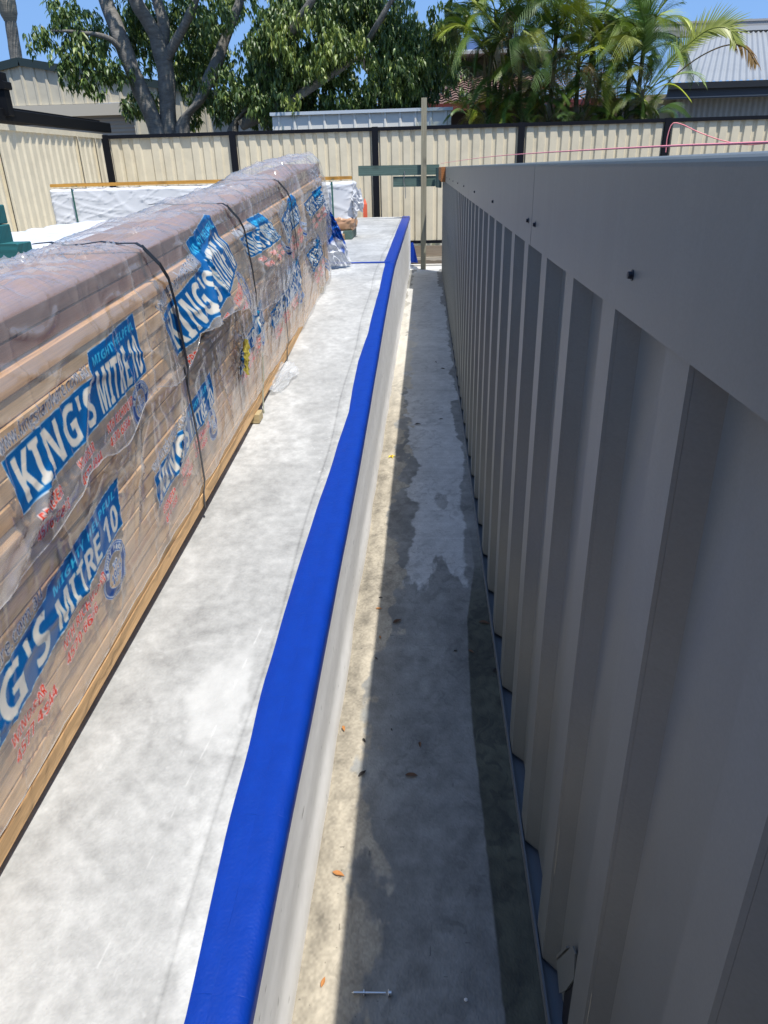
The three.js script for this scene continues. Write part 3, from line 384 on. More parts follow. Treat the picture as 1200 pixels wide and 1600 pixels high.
{ // teal pack and low white-wrapped pack behind the long stack
  const o = thing('teal_timber_pack', 'teal treated timber stacked at the left behind the long packs', 'timber pack');
  const a = at(25, 381, 2, -3.53), b = at(-14, 335, 2, -3.55);
  for (let i = 0; i < 1; i++) for (let j = 0; j < 1; j++) { const m = part('board', uvBy(bev(1.5, 0.09, 0.14, 0.004), (x, y, z) => [x / 2, y * 3 + z * 3]), tealBright, o); m.position.set(a.x - 0.75, a.y - 0.045 - j * 0.093, -3.6 - i * 0.143); }
  for (let j = 0; j < 2; j++) { const m = part('board', uvBy(bev(0.9, 0.085, 0.12, 0.004), (x, y, z) => [x / 2, y * 3 + z * 3]), tealBright, o); m.position.set(b.x - 0.45 + j * 0.006, b.y - 0.005 - j * 0.088, -3.62); }
  for (const x of [-0.3, -1.2]) part('spacer', bx(0.08, 0.20, 0.10, a.x + x, a.y + 0.1, -3.66), tealBright, o);
  part('bearer', bx(0.1, a.y - 0.092 - rampH(-3.6), 0.14, a.x - 0.4, (a.y - 0.092 + rampH(-3.6)) / 2, -3.6), greyWood, o);
  const w = thing('low_wrapped_pack', 'low white plastic-covered pack between the long packs and the cream side fence', 'timber pack');
  const c = at(120, 372, 2, -4.6); part('white_wrap', (() => { const g = wrapped(0.8, 0.42, 2.6, [40, 14, 80], 6, 0.018); g.translate(c.x - 0.30, c.y - 0.21, -5.0); return g; })(), tarp, w); part('bearer', bx(0.6, c.y - 0.42 - 0.62, 0.1, c.x - 0.3, (c.y - 0.42 + 0.62) / 2, -4.6), greyWood, w);
}

// ---------- fences ----------
const FZ = -13.6, FT = 2.11, FB = 0.30, CX = -5.58;
{
  const o = thing('back_fence', 'cream ribbed steel fence with black posts and rails across the far end', 'fence', [0, 0, FZ]);
  const posts = [CX + 0.06, -3.3, -0.865, 1.585, 3.97, 6.38, 8.8];
  for (const x of posts) part('post', [bev(0.105, FT - FB + 0.06, 0.06, 0.004, 0, (FT + FB) / 2, 0)], navyPaint, o).position.x = x;
  for (let i = 0; i < posts.length - 1; i++) {
    const a = posts[i] + 0.0525, b = posts[i + 1] - 0.0525, w = b - a;
    for (let k = 0; k < 3; k++) part('panel', sheet(ribs(a + w * k / 3, a + w * (k + 1) / 3, 0.196, 0.158, 0.024, 0.030, 0.012), FB + 0.02, FT - 0.03).translate(0, 0, -0.035), cream, o);
    part('rail', [bev(w, 0.055, 0.05, 0.003, (a + b) / 2, FT - 0.005, 0)], navyPaint, o); part('rail', [bev(w, 0.05, 0.05, 0.003, (a + b) / 2, FB + 0.01, 0)], navyPaint, o);
  }
  const sl = thing('timber_sleeper', 'weathered timber sleeper under the foot of the back fence', 'sleeper'); part('beam', [uvBy(bev(7, 0.17, 0.08, 0.006, 1.5, 0.16, FZ + 0.01), (x, y, z) => [x / 2, y * 3])], M([0.33, 0.28, 0.22], 0.85, { map: woodT }), sl); part('ledge', [uvBy(bev(7, 0.06, 0.12, 0.006, 1.5, 0.03, FZ + 0.04), (x, y, z) => [x / 2, y * 3 + z])], M([0.62, 0.58, 0.5], 0.85, { map: woodT }), sl);
}
{
  const o = thing('side_fence', 'cream ribbed steel fence down the left side of the slab', 'fence', [CX, 0, FZ]); o.rotation.y = Math.PI / 2;
  const top = 2.13; // local x runs towards the camera (-z), so mirrored below
  const posts = [0.35, 1.02, 3.42, 5.82, 8.22, 10.6];
  let last = -0.02; for (const p of posts) { const m = part('post', bev(0.05, top - 0.5, 0.06, 0.004, 0, (top + 0.5) / 2 + 0.02, 0), cream, o); m.position.x = -p; part('joint', bx(0.008, top - 0.6, 0.01, -p - 0.03, (top + 0.5) / 2, 0.034), M([0.08, 0.07, 0.05], 0.6), o);
    const w = p - last - 0.03; if (w > 0.1) for (let k = 0, n = Math.max(1, Math.round(w / 0.8)); k < n; k++) part('panel', sheet(ribs(-p + 0.025 + w * k / n, -p + 0.025 + w * (k + 1) / n, 0.196, 0.09, 0.03, 0.022, 0.05), 0.55, top - 0.03).translate(0, 0, -0.012), cream, o);
    part('rail', bev(p - last, 0.07, 0.055, 0.004, -(p + last) / 2, top - 0.01, 0), cream, o); last = p; }
  o.rotation.y = Math.PI / 2; o.children.forEach((c) => { }); 
}
{ // carport roof edge over the side fence
  const o = thing('carport_roof', 'black carport roof and gutter over the left side fence', 'carport');
  part('gutter', bev(0.12, 0.15, 9.5, 0.01, CX - 0.02, 2.265, FZ + 4.35), blackSteel, o); part('roof_sheet', bx(3.2, 0.04, 9.3, CX - 1.7, 2.36, FZ + 4.35), blackSteel, o);
  part('downpipe', [bev(0.14, 0.5, 0.14, 0.01, CX + 0.03, 2.5, at(3, 160, 0, CX).z), bev(0.2, 0.09, 0.2, 0.01, CX + 0.03, 2.6, at(3, 160, 0, CX).z)], blackSteel, o);
  for (const z of [-13.2, -6]) part('post', bx(0.09, 2.3, 0.09, CX - 3.0, 1.15, z), blackSteel, o); 
}
{ // profile boards, post and string at the end of the walkway
  const p = part('timber_post', uvBy(bev(0.085, 2.50, 0.06, 0.004, 0, 1.25, 0), (x, y, z) => [y / 2, x * 3 + z * 3]), greyWood, scene); p.position.set(-0.048, -0.06, -12.3); p.rotation.z = -0.006; tag(p, 'tall grey timber post at the far end of the walkway', 'post');
  const plank = (x0, x1, y0, y1, z, label) => { const m = part('teal_plank', uvBy(bev(x1 - x0, y1 - y0, 0.036, 0.003), (x, y, z) => [x / 2, y * 2.4 + z]), tealWood, scene); m.position.set((x0 + x1) / 2, (y0 + y1) / 2, z); m.rotation.z = -0.008; return tag(m, label, 'plank'); };
  plank(-1.06, 0.20, 1.402, 1.546, -12.36, 'longer teal plank nailed behind the grey post, the upper of two'); plank(-0.52, 0.22, 1.235, 1.384, -12.375, 'shorter teal plank nailed behind the grey post, the lower of two');
  const br = part('timber_brace', uvBy(bev(0.036, 0.28, 0.4, 0.003), (x, y, z) => [z, y * 2]), tealWood, scene); br.position.set(0.19, 1.36, -12.1); br.rotation.y = 0.12; tag(br, 'short teal timber brace between the planks and the end of the steel wall', 'brace');
  const nail = part('bent_wire', tube([V(0, 0.05, 0), V(0.005, 0, 0.005), V(-0.012, -0.08, 0.01), V(0.012, -0.2, 0.0), V(0.013, -0.34, 0)], 0.006), M([0.3, 0.3, 0.3], 0.4, { metalness: 0.6 }), scene); nail.position.set(-0.34, 1.41, -12.33); tag(nail, 'bent wire hooked over the lower teal plank', 'wire');
  const pink = M([0.90, 0.30, 0.34], 0.6);
  const s = part('string_line', tube([V(0.22, 1.552, -12.3), V(0.42, 1.553, -5.0), V(0.5, 1.528, -1.7), V(0.52, 1.521, -1.2), V(0.56, 1.515, -0.4)], 0.0022, 5, 60), pink, scene); tag(s, 'taut pink string line running just above the steel wall', 'string');
  const P = [[1040, 238], [1043, 212], [1051, 193], [1064, 194], [1090, 206], [1130, 220], [1165, 226], [1200, 224], [1260, 220]].map(([x, y]) => at(x, y, 2, -3.2));
  tag(part('string_line', tube(P, 0.002, 5, 60), pink, scene), 'loose pink string looping up in front of the back fence post', 'string');
  const pk = part('orange_peg', (() => { const g = bev(0.07, 0.26, 0.03, 0.004, 0, 0.13, 0), c = new THREE.ConeGeometry(0.05, 0.1, 4); c.rotateY(Math.PI / 4); c.scale(1, 1, 0.45); c.translate(0, 0.31, 0); return merge([g, c]); })(), M([0.75, 0.13, 0.06], 0.6), scene); const pp = at(571, 341, 2, -13.25); pk.position.set(pp.x, 0.70, -13.25); tag(pk, 'orange painted marker peg in front of the back fence', 'peg');
}

// ---------- buildings behind ----------
{
  const o = thing('cream_garage', 'cream ribbed steel garage with a low gable and roller door at left', 'garage'); const z = -20, ap = [-9.9, 4.10], sl = 0.172, gy = (x) => ap[1] - Math.abs(x - ap[0]) * sl, x0 = -15.2, x1 = -5.35, door = [-11.2, -7.3, 2.86];
  const wall = (a, b, y0, f) => sheet(ribs(a, b, 0.30, 0.11, 0.03, 0.03, 0.02), y0, f).translate(0, 0, z);
  part('wall', [wall(x0, door[0], 0, gy), wall(door[1], x1, 0, gy), wall(door[0], door[1], 3.14, gy)], creamGarage, o); for (const x of [x1 - 0.03, x0 + 0.03]) part('side_wall', bx(0.05, 3.15, 8, x, 1.57, z - 4.02), creamGarage, o);
  part('lintel', bev(door[1] - door[0] + 0.3, 0.26, 0.1, 0.01, (door[0] + door[1]) / 2, 3.0, z + 0.03), M([0.50, 0.46, 0.38], 0.6), o);
  const dr = part('roller_door', sheet(wave(0, 2.9, 0.09, 0.02, 6), 0, door[1] - door[0]), M([0.46, 0.39, 0.32], 0.6), o); dr.rotation.z = Math.PI / 2; dr.position.set(door[1], 0, z - 0.1);
  const roofLen = 8.6; for (const s of [-1, 1]) { const L = 5.4, g = grid(2, 90, (u, v) => [s * L * u, -L * u * sl + 0.03 + 0.012 * Math.cos(v * 300), -v * roofLen, u, v]); g.translate(ap[0], ap[1], z + 0.06); part('roof', g, M([0.06, 0.075, 0.07], 0.5), o); }
  for (const s of [-1, 1]) { const L = Math.hypot(5.4, 5.4 * sl), b = part('barge', bev(L, 0.17, 0.06, 0.005, s * L / 2, -0.03, 0), M([0.02, 0.035, 0.035], 0.5), o); b.position.set(ap[0], ap[1], z + 0.065); b.rotation.z = -s * Math.atan(sl); }
}
{
  const o = thing('white_shed', 'small pale ribbed garden shed just behind the back fence', 'shed'); const z = -15.5, a = -2.95, b = 0.47, t = 2.47;
  part('wall', sheet(ribs(a, b, 0.29, 0.07, 0.02, 0.025, 0.1), 0, t).translate(0, 0, z), M([0.74, 0.73, 0.68], 0.5), o); for (const x of [b - 0.015, a + 0.015]) part('side_wall', bx(0.03, t, 1.6, x, t / 2, z - 0.83), M([0.74, 0.73, 0.68], 0.5), o);
  part('roof', [grid(4, 1, (u, v) => [lerp(a - 0.03, b + 0.03, u), 2.50 + 0.10 * v, z + 0.05 - 1.7 * v, u, v])], M([0.5, 0.55, 0.6], 0.4), o); part('roof_edge', bev(b - a + 0.06, 0.055, 0.03, 0.004, (a + b) / 2, 2.49, z + 0.045), M([0.52, 0.58, 0.64], 0.4), o);
}
{ // tiled house
  const o = thing('tiled_house', 'brown house with a dark clay tile roof and solar panels behind the palms', 'house'); const z = -20;
  const brick = M([0.085, 0.055, 0.045], 0.9, { map: grainT }), tile = M([0.20, 0.125, 0.105], 0.7, { map: grainT });
  part('wall', bx(5.9, 2.9, 6, 1.7, 1.45, z - 3.1), brick, o); part('upper_wall', bx(4.2, 1.5, 4, 0.9, 3.55, z - 4.4), brick, o);
  const rows = 12, cols = 46, g = []; // overlapping courses of rolled tiles
  for (let j = 0; j < rows; j++) g.push(grid(cols * 3, 1, (u, v) => { const x = lerp(-1.2, 4.6, u), q = j + v * 1.1; return [x, 2.86 + q * 0.068 + 0.02 * Math.cos(x / 0.12 * Math.PI) + (1 - v) * 0.03, z + 0.2 - q * 0.19, x, v]; }));
  const rf = part('tile_roof', g, tile, o); part('fascia', bev(5.9, 0.16, 0.04, 0.004, 1.7, 2.80, z + 0.19), M([0.14, 0.03, 0.03], 0.5), o);
  const hip = part('ridge_cap', limb([[0.05, 2.95, z + 0.1, 0.09], [0.5, 3.35, z - 0.9, 0.09], [0.95, 3.72, z - 1.95, 0.09]], 8, 4), M([0.28, 0.2, 0.19], 0.8), rf);
  part('upper_roof', bx(5.4, 0.06, 3.6, 0.9, 4.12, z - 3.4).rotateX(0.0), M([0.42, 0.42, 0.42], 0.6), o); const rw = part('window', bx(1.0, 0.7, 0.05, 0.2, 3.6, z - 2.39), M([0.02, 0.025, 0.03], 0.15), o); part('frame', [bx(1.1, 0.06, 0.06, 0.2, 3.97, z - 2.38), bx(1.1, 0.06, 0.06, 0.2, 3.23, z - 2.38)], M([0.3, 0.1, 0.06], 0.6), rw);
  for (let k = 0; k < 4; k++) { const p = part('solar_panel', bev(0.98, 0.04, 1.3, 0.01), M([0.05, 0.07, 0.15], 0.18), o); p.position.set(-0.55 + k * 1.0, 4.42, z - 2.6); p.rotation.x = 0.35; part('panel_frame', [bx(0.03, 0.05, 1.3, -0.5, 0, 0), bx(0.03, 0.05, 1.3, 0.5, 0, 0), bx(1.0, 0.05, 0.03, 0, 0, 0.65)], M([0.6, 0.62, 0.65], 0.4), p); }
}
{ // grey corrugated house at right
  const o = thing('grey_roofed_house', 'low house with grey corrugated roof and dark gutter at the right', 'house'); const z = -20, xa = 5.55, xb = 15, y = 3.13;
  part('wall', sheet(wave(xa + 0.40, xb, 0.13, 0.03), 0, 2.95).translate(0, 0, z), M([0.33, 0.33, 0.32], 0.7, { map: grainT }), o); part('side_wall', bx(0.9, 2.95, 6, xa + 0.1, 1.47, z - 3.1), M([0.30, 0.27, 0.18], 0.8, { map: grainT }), o);
  const ry = at(1130, 50, 2, -23.4).y, rx = at(1095, 50, 2, -23.4).x, n = 420;
  part('roof', grid(n, 1, (u, v) => { const x = lerp(xa + 0.12, xb, u) + v * (rx - xa - 0.3) * (1 - u) + 0.0, w = lerp(xa, xb, u); return [x, lerp(y, ry, v) + 0.022 * Math.cos(w / 0.155 * Math.PI * 2), lerp(z + 0.45, -23.4, v), u, v]; }), M([0.29, 0.305, 0.315], 0.5, { map: grainT }), o);
  part('ridge_cap', [bev(xb - rx + 0.3, 0.10, 0.3, 0.02, (xb + rx) / 2, ry + 0.05, -23.42)], M([0.44, 0.45, 0.46], 0.5), o);
  part('rear_roof', [bx(11, 0.05, 2.6, 10, ry + 0.32, -25.2), bx(11, 0.3, 0.06, 10, ry + 0.15, -23.95)], M([0.36, 0.35, 0.34], 0.6), o);
  part('gutter', bev(xb - xa, 0.13, 0.14, 0.012, (xa + xb) / 2 + 0.05, y - 0.075, z + 0.50), M([0.012, 0.014, 0.017], 0.5), o); part('fascia', bev(xb - xa, 0.20, 0.04, 0.004, (xa + xb) / 2 + 0.06, y - 0.23, z + 0.40), M([0.045, 0.055, 0.075], 0.5), o); part('soffit', bx(xb - xa, 0.02, 0.5, (xa + xb) / 2 + 0.05, y - 0.30, z + 0.18), M([0.3, 0.3, 0.3], 0.7), o);
}

{ // unseen house wall, added behind the camera to cut sky light on the walkway
  const o = thing('added_unseen_house', 'added unseen grey house wall behind the camera that darkens the near walkway', 'house'); const wm = M([0.15, 0.155, 0.165], 0.9, { map: grainT });
  part('wall', bx(16, 3.6, 0.3, 0, 1.7, 2.66), wm, o); part('eave', bx(16.4, 0.18, 0.7, 0, 3.5, 2.42), M([0.3, 0.29, 0.28], 0.6), o); part('roof', bx(16.4, 0.08, 5, 0, 4.2, 4.7).rotateX(0), M([0.1, 0.09, 0.09], 0.7), o);
}
// ---------- trees ----------
const barkT = tex(128, 512, (u, v) => { const n = fbm(u * 8, v * 10, 4), s = fbm(u * 20, v * 60, 2), a = 0.7 + 0.55 * (n - 0.5) + 0.3 * (s - 0.5); return [a, a * 0.98, a * 0.93]; });
const bark = M([0.25, 0.24, 0.225], 0.9, { map: barkT, bumpMap: barkT, bumpScale: 0.02 });
function leafGeo(L, w, bend) { // a folded, drooping blade of eight faces
  const pos = [], idx = [], n = 4; for (let i = 0; i <= n; i++) { const t = i / n, h = w * Math.sin(Math.PI * Math.pow(t, 0.8)) * 0.5 + 0.001, y = -bend * t * t * L; pos.push(-h, y + h * 0.35, t * L, 0, y, t * L, h, y + h * 0.35, t * L); }
  for (let i = 0; i < n; i++) for (let k = 0; k < 2; k++) { const a = i * 3 + k, b = a + 3; idx.push(a, b, a + 1, a + 1, b, b + 1); }
  const g = new THREE.BufferGeometry(); g.setAttribute('position', new THREE.Float32BufferAttribute(pos, 3)); g.setIndex(idx); g.computeVertexNormals(); return g;
}
const leafMat = new THREE.MeshPhysicalMaterial({ color: 0xffffff, roughness: 0.42, transmission: 0.42, thickness: 0, side: THREE.DoubleSide });
function crown(parent, blobs, per, geo, tint) { // blobs: [x, y, z, r]
  let n = 0; for (const b of blobs) n += Math.round(per * b[3] * b[3] * (b[4] ?? 1));
  const m = new THREE.InstancedMesh(geo, leafMat, n); m.name = 'leaves'; m.castShadow = m.receiveShadow = true; m.userData.kind = 'stuff'; const q = new THREE.Object3D(); let k = 0;
  for (const b of blobs) { const cnt = Math.round(per * b[3] * b[3] * (b[4] ?? 1)), sp = []; for (let i = 0; i < Math.ceil(cnt / 14); i++) { const d = V(rr(-1, 1), rr(-1, 1), rr(-1, 1)).normalize().multiplyScalar(b[3] * Math.pow(rnd(), 0.45)); sp.push(d); }
    for (let i = 0; i < cnt; i++) { const s = sp[Math.floor(i / 14)] ?? sp[0]; const f = (i % 14) / 14; q.position.set(b[0] + s.x + rr(-0.05, 0.05), b[1] + s.y * 0.85 - f * 0.14 + rr(-0.04, 0.04), b[2] + s.z + rr(-0.05, 0.05)); q.rotation.set(rr(0.2, 1.35), rr(0, 6.28), rr(-0.4, 0.4), 'YXZ'); q.scale.setScalar(rr(0.7, 1.25)); q.updateMatrix(); m.setMatrixAt(k, q.matrix); const c = tint(b[5] ?? 0); m.setColorAt(k, c); k++; } }
  parent.add(m); return m;
}
const green = (lo) => (lime) => { const t = rnd(), y = rnd() < 0.10 ? 1 : 0; if (rnd() < lime * 0.9) return rgb(lerp(0.20, 0.38, t), lerp(0.28, 0.45, t), lerp(0.05, 0.10, t)); return rgb(lerp(0.06, 0.18, t) + y * 0.16, lerp(0.115, 0.27, t) + y * 0.16, lerp(0.03, 0.06, t) + y * 0.02); };
const px = (x, y, z, r) => { const p = at(x, y, 2, z); return [p.x, p.y, p.z, r]; };
const trunkLine = (pts, z, n = 9) => limb(pts.map(([x, y, r, dz]) => px(x, y, z + (dz ?? 0), r)), n, 5, 0.25);
const leafA = leafGeo(0.125, 0.042, 0.35), leafB = leafGeo(0.115, 0.036, 0.5);
{
  const o = thing('leafy_tree', 'broad-leaved tree with several pale grey trunks rising behind the back fence', 'tree');
  const base = [-4.95, -0.1, -16.2];
  const tr = (pts) => limb(pts, 10, 6, 0.22), z = -16.2, P = (x, y, r, dz) => px(x, y, z + (dz ?? 0), r);
  part('trunk', tr([[-5.0, -0.15, z, 0.24], P(246, 206, 0.17), P(215, 130, 0.155), P(190, 65, 0.15), P(165, 0, 0.13, -0.2), P(140, -70, 0.09, -0.5)]), bark, o);
  part('trunk', tr([[-4.7, -0.15, z - 0.1, 0.26], P(265, 204, 0.175, -0.1), P(260, 120, 0.17, -0.1), P(250, 72, 0.17, -0.1), P(236, 42, 0.14), P(208, -5, 0.12, 0.2), P(190, -60, 0.09, 0.4)]), bark, o);
  part('limb', tr([P(252, 75, 0.13, -0.1), P(256, 40, 0.12, -0.2), P(243, -10, 0.10, -0.3), P(240, -60, 0.07, -0.4)]), bark, o);
  part('limb', tr([P(262, 88, 0.10, -0.05), P(280, 55, 0.085, 0.1), P(300, 15, 0.075, 0.2), P(320, -40, 0.05, 0.2)]), bark, o);
  part('trunk', tr([[-4.55, -0.1, z, 0.22], P(285, 195, 0.15), P(310, 160, 0.13), P(333, 110, 0.12, -0.3), P(352, 60, 0.10, -0.5), P(375, 0, 0.08, -0.6), P(385, -50, 0.06, -0.7)]), bark, o);
  part('limb', tr([P(195, 85, 0.07), P(170, 60, 0.05, 0.3), P(120, 50, 0.03, 0.5), P(80, 48, 0.015, 0.6)]), bark, o);
  const blobs = []; const B = (x, y, r, dz, k, lime) => { const p = at(x, y, 2, z + dz); blobs.push([p.x, p.y, p.z, r, k, lime]); };
  for (const [x, y, r, dz, k] of [[70, 48, 0.32, 0.5, 0.6], [55, 60, 0.22, 0.6, 0.6], [100, 15, 0.42, 0.3], [120, 60, 0.46, 0.3], [150, 95, 0.50, 0.4], [105, 95, 0.38, 0.5, 0.7], [145, 128, 0.24, 0.6, 0.7], [120, 118, 0.30, 0.5, 0.7], [180, 110, 0.34, 0.5, 0.8], [160, 40, 0.5, -0.7], [205, 45, 0.45, -0.8], [225, 90, 0.4, -0.9, 0.8], [215, 10, 0.45, -0.6], [300, 40, 0.55, -0.8], [330, 85, 0.5, -0.8], [290, 100, 0.4, -0.9, 0.8], [310, 140, 0.4, -0.7], [350, 130, 0.5, 0.2], [270, 10, 0.5, -1.0], [330, 15, 0.5, 0.1], [200, 160, 0.15, 0.4, 0.9], [197, 158, 0.1, 0.5], [350, 165, 0.36, -0.3], [300, 175, 0.25, -0.8]]) B(x, y, r, dz, k);
  for (let i = 0; i < 16; i++) blobs.push([rr(-6.8, -3.0), rr(5.6, 7.6), z + rr(-0.8, 1.4), rr(0.5, 0.85), 0.4]);
  for (let i = 0; i < 16; i++) B(rr(215, 400), rr(-10, 165), rr(0.35, 0.55), rr(-2.2, -1.3), 0.8, i % 3 ? 0.1 : 0.5);
  crown(o, blobs, 2500, leafA, green());
}
{
  const o = thing('dense_tree', 'dense dark green tree with leaning grey branches right of the pale trunks', 'tree'), z = -16.4, P = (x, y, r, dz) => px(x, y, z + (dz ?? 0), r), tr = (pts) => limb(pts, 9, 6, 0.2);
  part('trunk', tr([[-3.3, -0.1, z, 0.2], P(362, 206, 0.14), P(392, 165, 0.12), P(425, 95, 0.10, 0.2), P(455, 50, 0.085, 0.4), P(487, 0, 0.07, 0.6), P(520, -60, 0.05, 0.6)]), bark, o);
  part('limb', tr([P(378, 195, 0.12), P(420, 175, 0.10, 0.2), P(465, 150, 0.09, 0.3), P(520, 115, 0.07, 0.35), P(560, 90, 0.045, 0.3)]), bark, o);
  part('limb', tr([P(560, 90, 0.06, -0.3), P(590, 38, 0.055, 0.5), P(612, 0, 0.05, 0.6), P(640, -50, 0.03, 0.6)]), bark, o);
  const blobs = []; const B = (x, y, r, dz, k, lime) => { const p = at(x, y, 2, z + dz); blobs.push([p.x, p.y, p.z, r, k, lime]); };
  for (let i = 0; i < 74; i++) { const x = rr(395, 700), y = rr(-15, 172 - Math.max(0, x - 620) * 0.75); B(x, y, rr(0.26, 0.5), rr(-1.2, 0.5), 1); }
  for (const [x, y, r, dz, k] of [[660, 150, 0.4, -0.2], [630, 165, 0.35, 0], [560, 165, 0.4, 0], [480, 172, 0.35, -0.3], [715, 15, 0.34, 0.1, 0.8], [690, 30, 0.4, 0.1], [700, 52, 0.3, 0.2, 0.7], [650, 60, 0.45, 0], [640, 110, 0.45, 0], [672, 95, 0.32, 0.1], [440, 140, 0.3, 0.5, 0.8], [410, 60, 0.4, 0.4], [480, 95, 0.4, 0.5], [530, 60, 0.4, 0.5], [600, 70, 0.45, 0.3], [430, 20, 0.4, 0.4]]) B(x, y, r, dz, k);
  for (let i = 0; i < 22; i++) blobs.push([rr(-3.2, 1.4), rr(5.5, 7.4), z + rr(-1.2, 1.2), rr(0.5, 0.9), 0.4]); for (const [x, y, r] of [[510, 75, 0.28], [440, 60, 0.25], [425, 30, 0.22], [455, 150, 0.22], [500, 100, 0.24], [525, 45, 0.2], [690, 40, 0.2], [470, 20, 0.22], [560, 60, 0.18]]) B(x, y, r, 0.85, 1, 0.75);
  for (let i = 0; i < 34; i++) B(rr(380, 700), rr(-10, 185), rr(0.35, 0.55), rr(-2.4, -1.2), 1);
  crown(o, blobs, 2600, leafB, green());
}

// ---------- palms ----------
function frondGeo(L, droop, lift, lw, twist, dead, s) { // grows along +x from the origin, arching over, leaflets on both sides
  const N = dead ? 24 : 42, pts = []; for (let i = 0; i <= 10; i++) { const t = i / 10; pts.push(V(L * (t - 0.18 * droop * t * t), lift * L * t - droop * L * 0.62 * t * t * t, 0.04 * L * Math.sin(t * 2 + s))); }
  const c = new THREE.CatmullRomCurve3(pts), pos = [], idx = []; const rach = new THREE.TubeGeometry(c, 12, 0.012, 5); const rp = rach.attributes.position; for (let i = 0; i < rp.count; i++) { const t = Math.floor(i / 6) / 12, p = c.getPoint(t), k = 1.25 - t; rp.setXYZ(i, p.x + (rp.getX(i) - p.x) * k, p.y + (rp.getY(i) - p.y) * k, p.z + (rp.getZ(i) - p.z) * k); }
  for (let i = 0; i < N; i++) for (const sd of [-1, 1]) {
    if (dead && hash(i * 3 + s * 7, sd + 5) < 0.35) continue; const t = 0.16 + 0.84 * (i + 0.5 * (sd > 0)) / N, p = c.getPoint(Math.min(1, t)), tg = c.getTangent(Math.min(1, t)), ll = lw * L * (0.35 + 0.65 * Math.sin(Math.PI * clamp(0.12 + t * 0.86))) * (0.85 + 0.3 * hash(i + s * 13, sd + 9)), dir = V(0, 0, sd).multiplyScalar(0.75).addScaledVector(tg, 0.75).add(V(0, twist * (0.5 + 0.5 * hash(i, s)), 0)).normalize(), up = V(0, 1, 0), wv = new THREE.Vector3().crossVectors(dir, up).normalize(), b = pos.length / 3, w = 0.0085 * (0.7 + 0.5 * L / 1.4);
    for (let k = 0; k <= 3; k++) { const q = k / 3, pp = p.clone().addScaledVector(dir, ll * q); pp.y -= ll * (dead ? 1.0 : 0.42) * q * q; const h = w * (1 - q * q) * (q === 0 ? 0.6 : 1); pos.push(pp.x + wv.x * h, pp.y + wv.y * h - h * 0.3, pp.z + wv.z * h, pp.x - wv.x * h, pp.y - wv.y * h + h * 0.3, pp.z - wv.z * h); }
    for (let k = 0; k < 3; k++) { const a = b + k * 2; idx.push(a, a + 1, a + 2, a + 1, a + 3, a + 2); }
  }
  const g = new THREE.BufferGeometry(); g.setAttribute('position', new THREE.Float32BufferAttribute(pos, 3)); g.setIndex(idx); g.computeVertexNormals(); g.setAttribute('uv', new THREE.Float32BufferAttribute(new Float32Array(pos.length / 3 * 2), 2)); return merge([g, rach]);
}
const frondVar = []; for (let i = 0; i < 8; i++) frondVar.push(frondGeo(1.75, [0.9, 0.6, 1.1, 0.75, 1.3, 0.5, 1.0, 0.8][i], [0.55, 0.8, 0.35, 0.95, 0.6, 1.1, 0.2, 0.7][i], 0.27, [0.3, 0.5, 0.1, 0.6, 0.2, 0.4, 0.0, 0.5][i], false, i));
const deadVar = [frondGeo(1.3, 1.2, 0.5, 0.25, -0.4, true, 3), frondGeo(1.1, 1.5, 0.3, 0.25, -0.6, true, 5)];
const fm = (c) => new THREE.MeshPhysicalMaterial({ color: rgb(...c), roughness: 0.4, transmission: 0.42, thickness: 0, side: THREE.DoubleSide });
const frondMats = [fm([0.13, 0.23, 0.04]), fm([0.22, 0.32, 0.045]), fm([0.09, 0.17, 0.04]), fm([0.48, 0.55, 0.05]), fm([0.33, 0.37, 0.06])], deadMat = [fm([0.20, 0.14, 0.06]), fm([0.28, 0.16, 0.03])];
const caneMat = M([0.13, 0.14, 0.05], 0.6, { map: barkT });
function palm(label, stems, nf, z) { // stems: [px x, px y of the crown heart]
  const o = thing('cane_palm', label, 'palm', [0, 0, 0], 'palms behind the back fence');
  for (const [x, y, dz, sc] of stems) {
    const zz = z + dz, p = at(x, y, 2, zz), bx0 = p.x + rr(-0.25, 0.25);
    part('stem', limb([[bx0, -0.1, zz, 0.05], [lerp(bx0, p.x, 0.6), p.y * 0.55, zz, 0.045], [p.x, p.y, p.z, 0.035]], 8, 6), caneMat, o);
    for (let i = 0; i < nf; i++) { const dead = rnd() < 0.13, m = part('frond', dead ? deadVar[i % 2] : frondVar[Math.floor(rnd() * 8)], dead ? deadMat[i % 2] : frondMats[rnd() < 0.14 ? 3 : [0, 1, 2, 4][Math.floor(rnd() * 4)]], o); m.position.set(p.x, p.y - rr(0, 0.25), p.z); m.rotation.set(rr(-0.5, 0.5), i / nf * 6.283 + rr(-0.4, 0.4), dead ? rr(-0.7, -0.2) : rr(-0.25, 0.45), 'YXZ'); m.scale.setScalar(sc * rr(0.75, 1.1)); }
  } return o;
}
palm('green cane palm clump nearest the grey post, its fronds reaching left', [[768, 70, 0, 0.75], [785, 110, -0.3, 0.7], [735, 168, 0.2, 0.4], [775, 15, -0.4, 0.8], [765, 180, 0.1, 0.42], [795, 150, -0.2, 0.6]], 15, -15.3);
palm('tallest cane palm clump in the middle with thick hanging fronds', [[815, 60, 0.1, 0.9], [840, 120, 0.2, 0.75], [800, 15, -0.3, 0.9], [870, 40, 0, 0.85], [830, 155, 0.1, 0.6], [815, 182, 0.2, 0.5], [860, 178, 0.2, 0.5]], 17, -15.2);
palm('cane palm clump with a bright yellow-green frond', [[905, 80, 0.2, 0.85], [930, 30, -0.2, 0.85], [890, 140, 0.1, 0.65], [950, 130, 0, 0.65], [905, 182, 0.2, 0.5], [940, 175, 0.1, 0.5]], 17, -15.1);
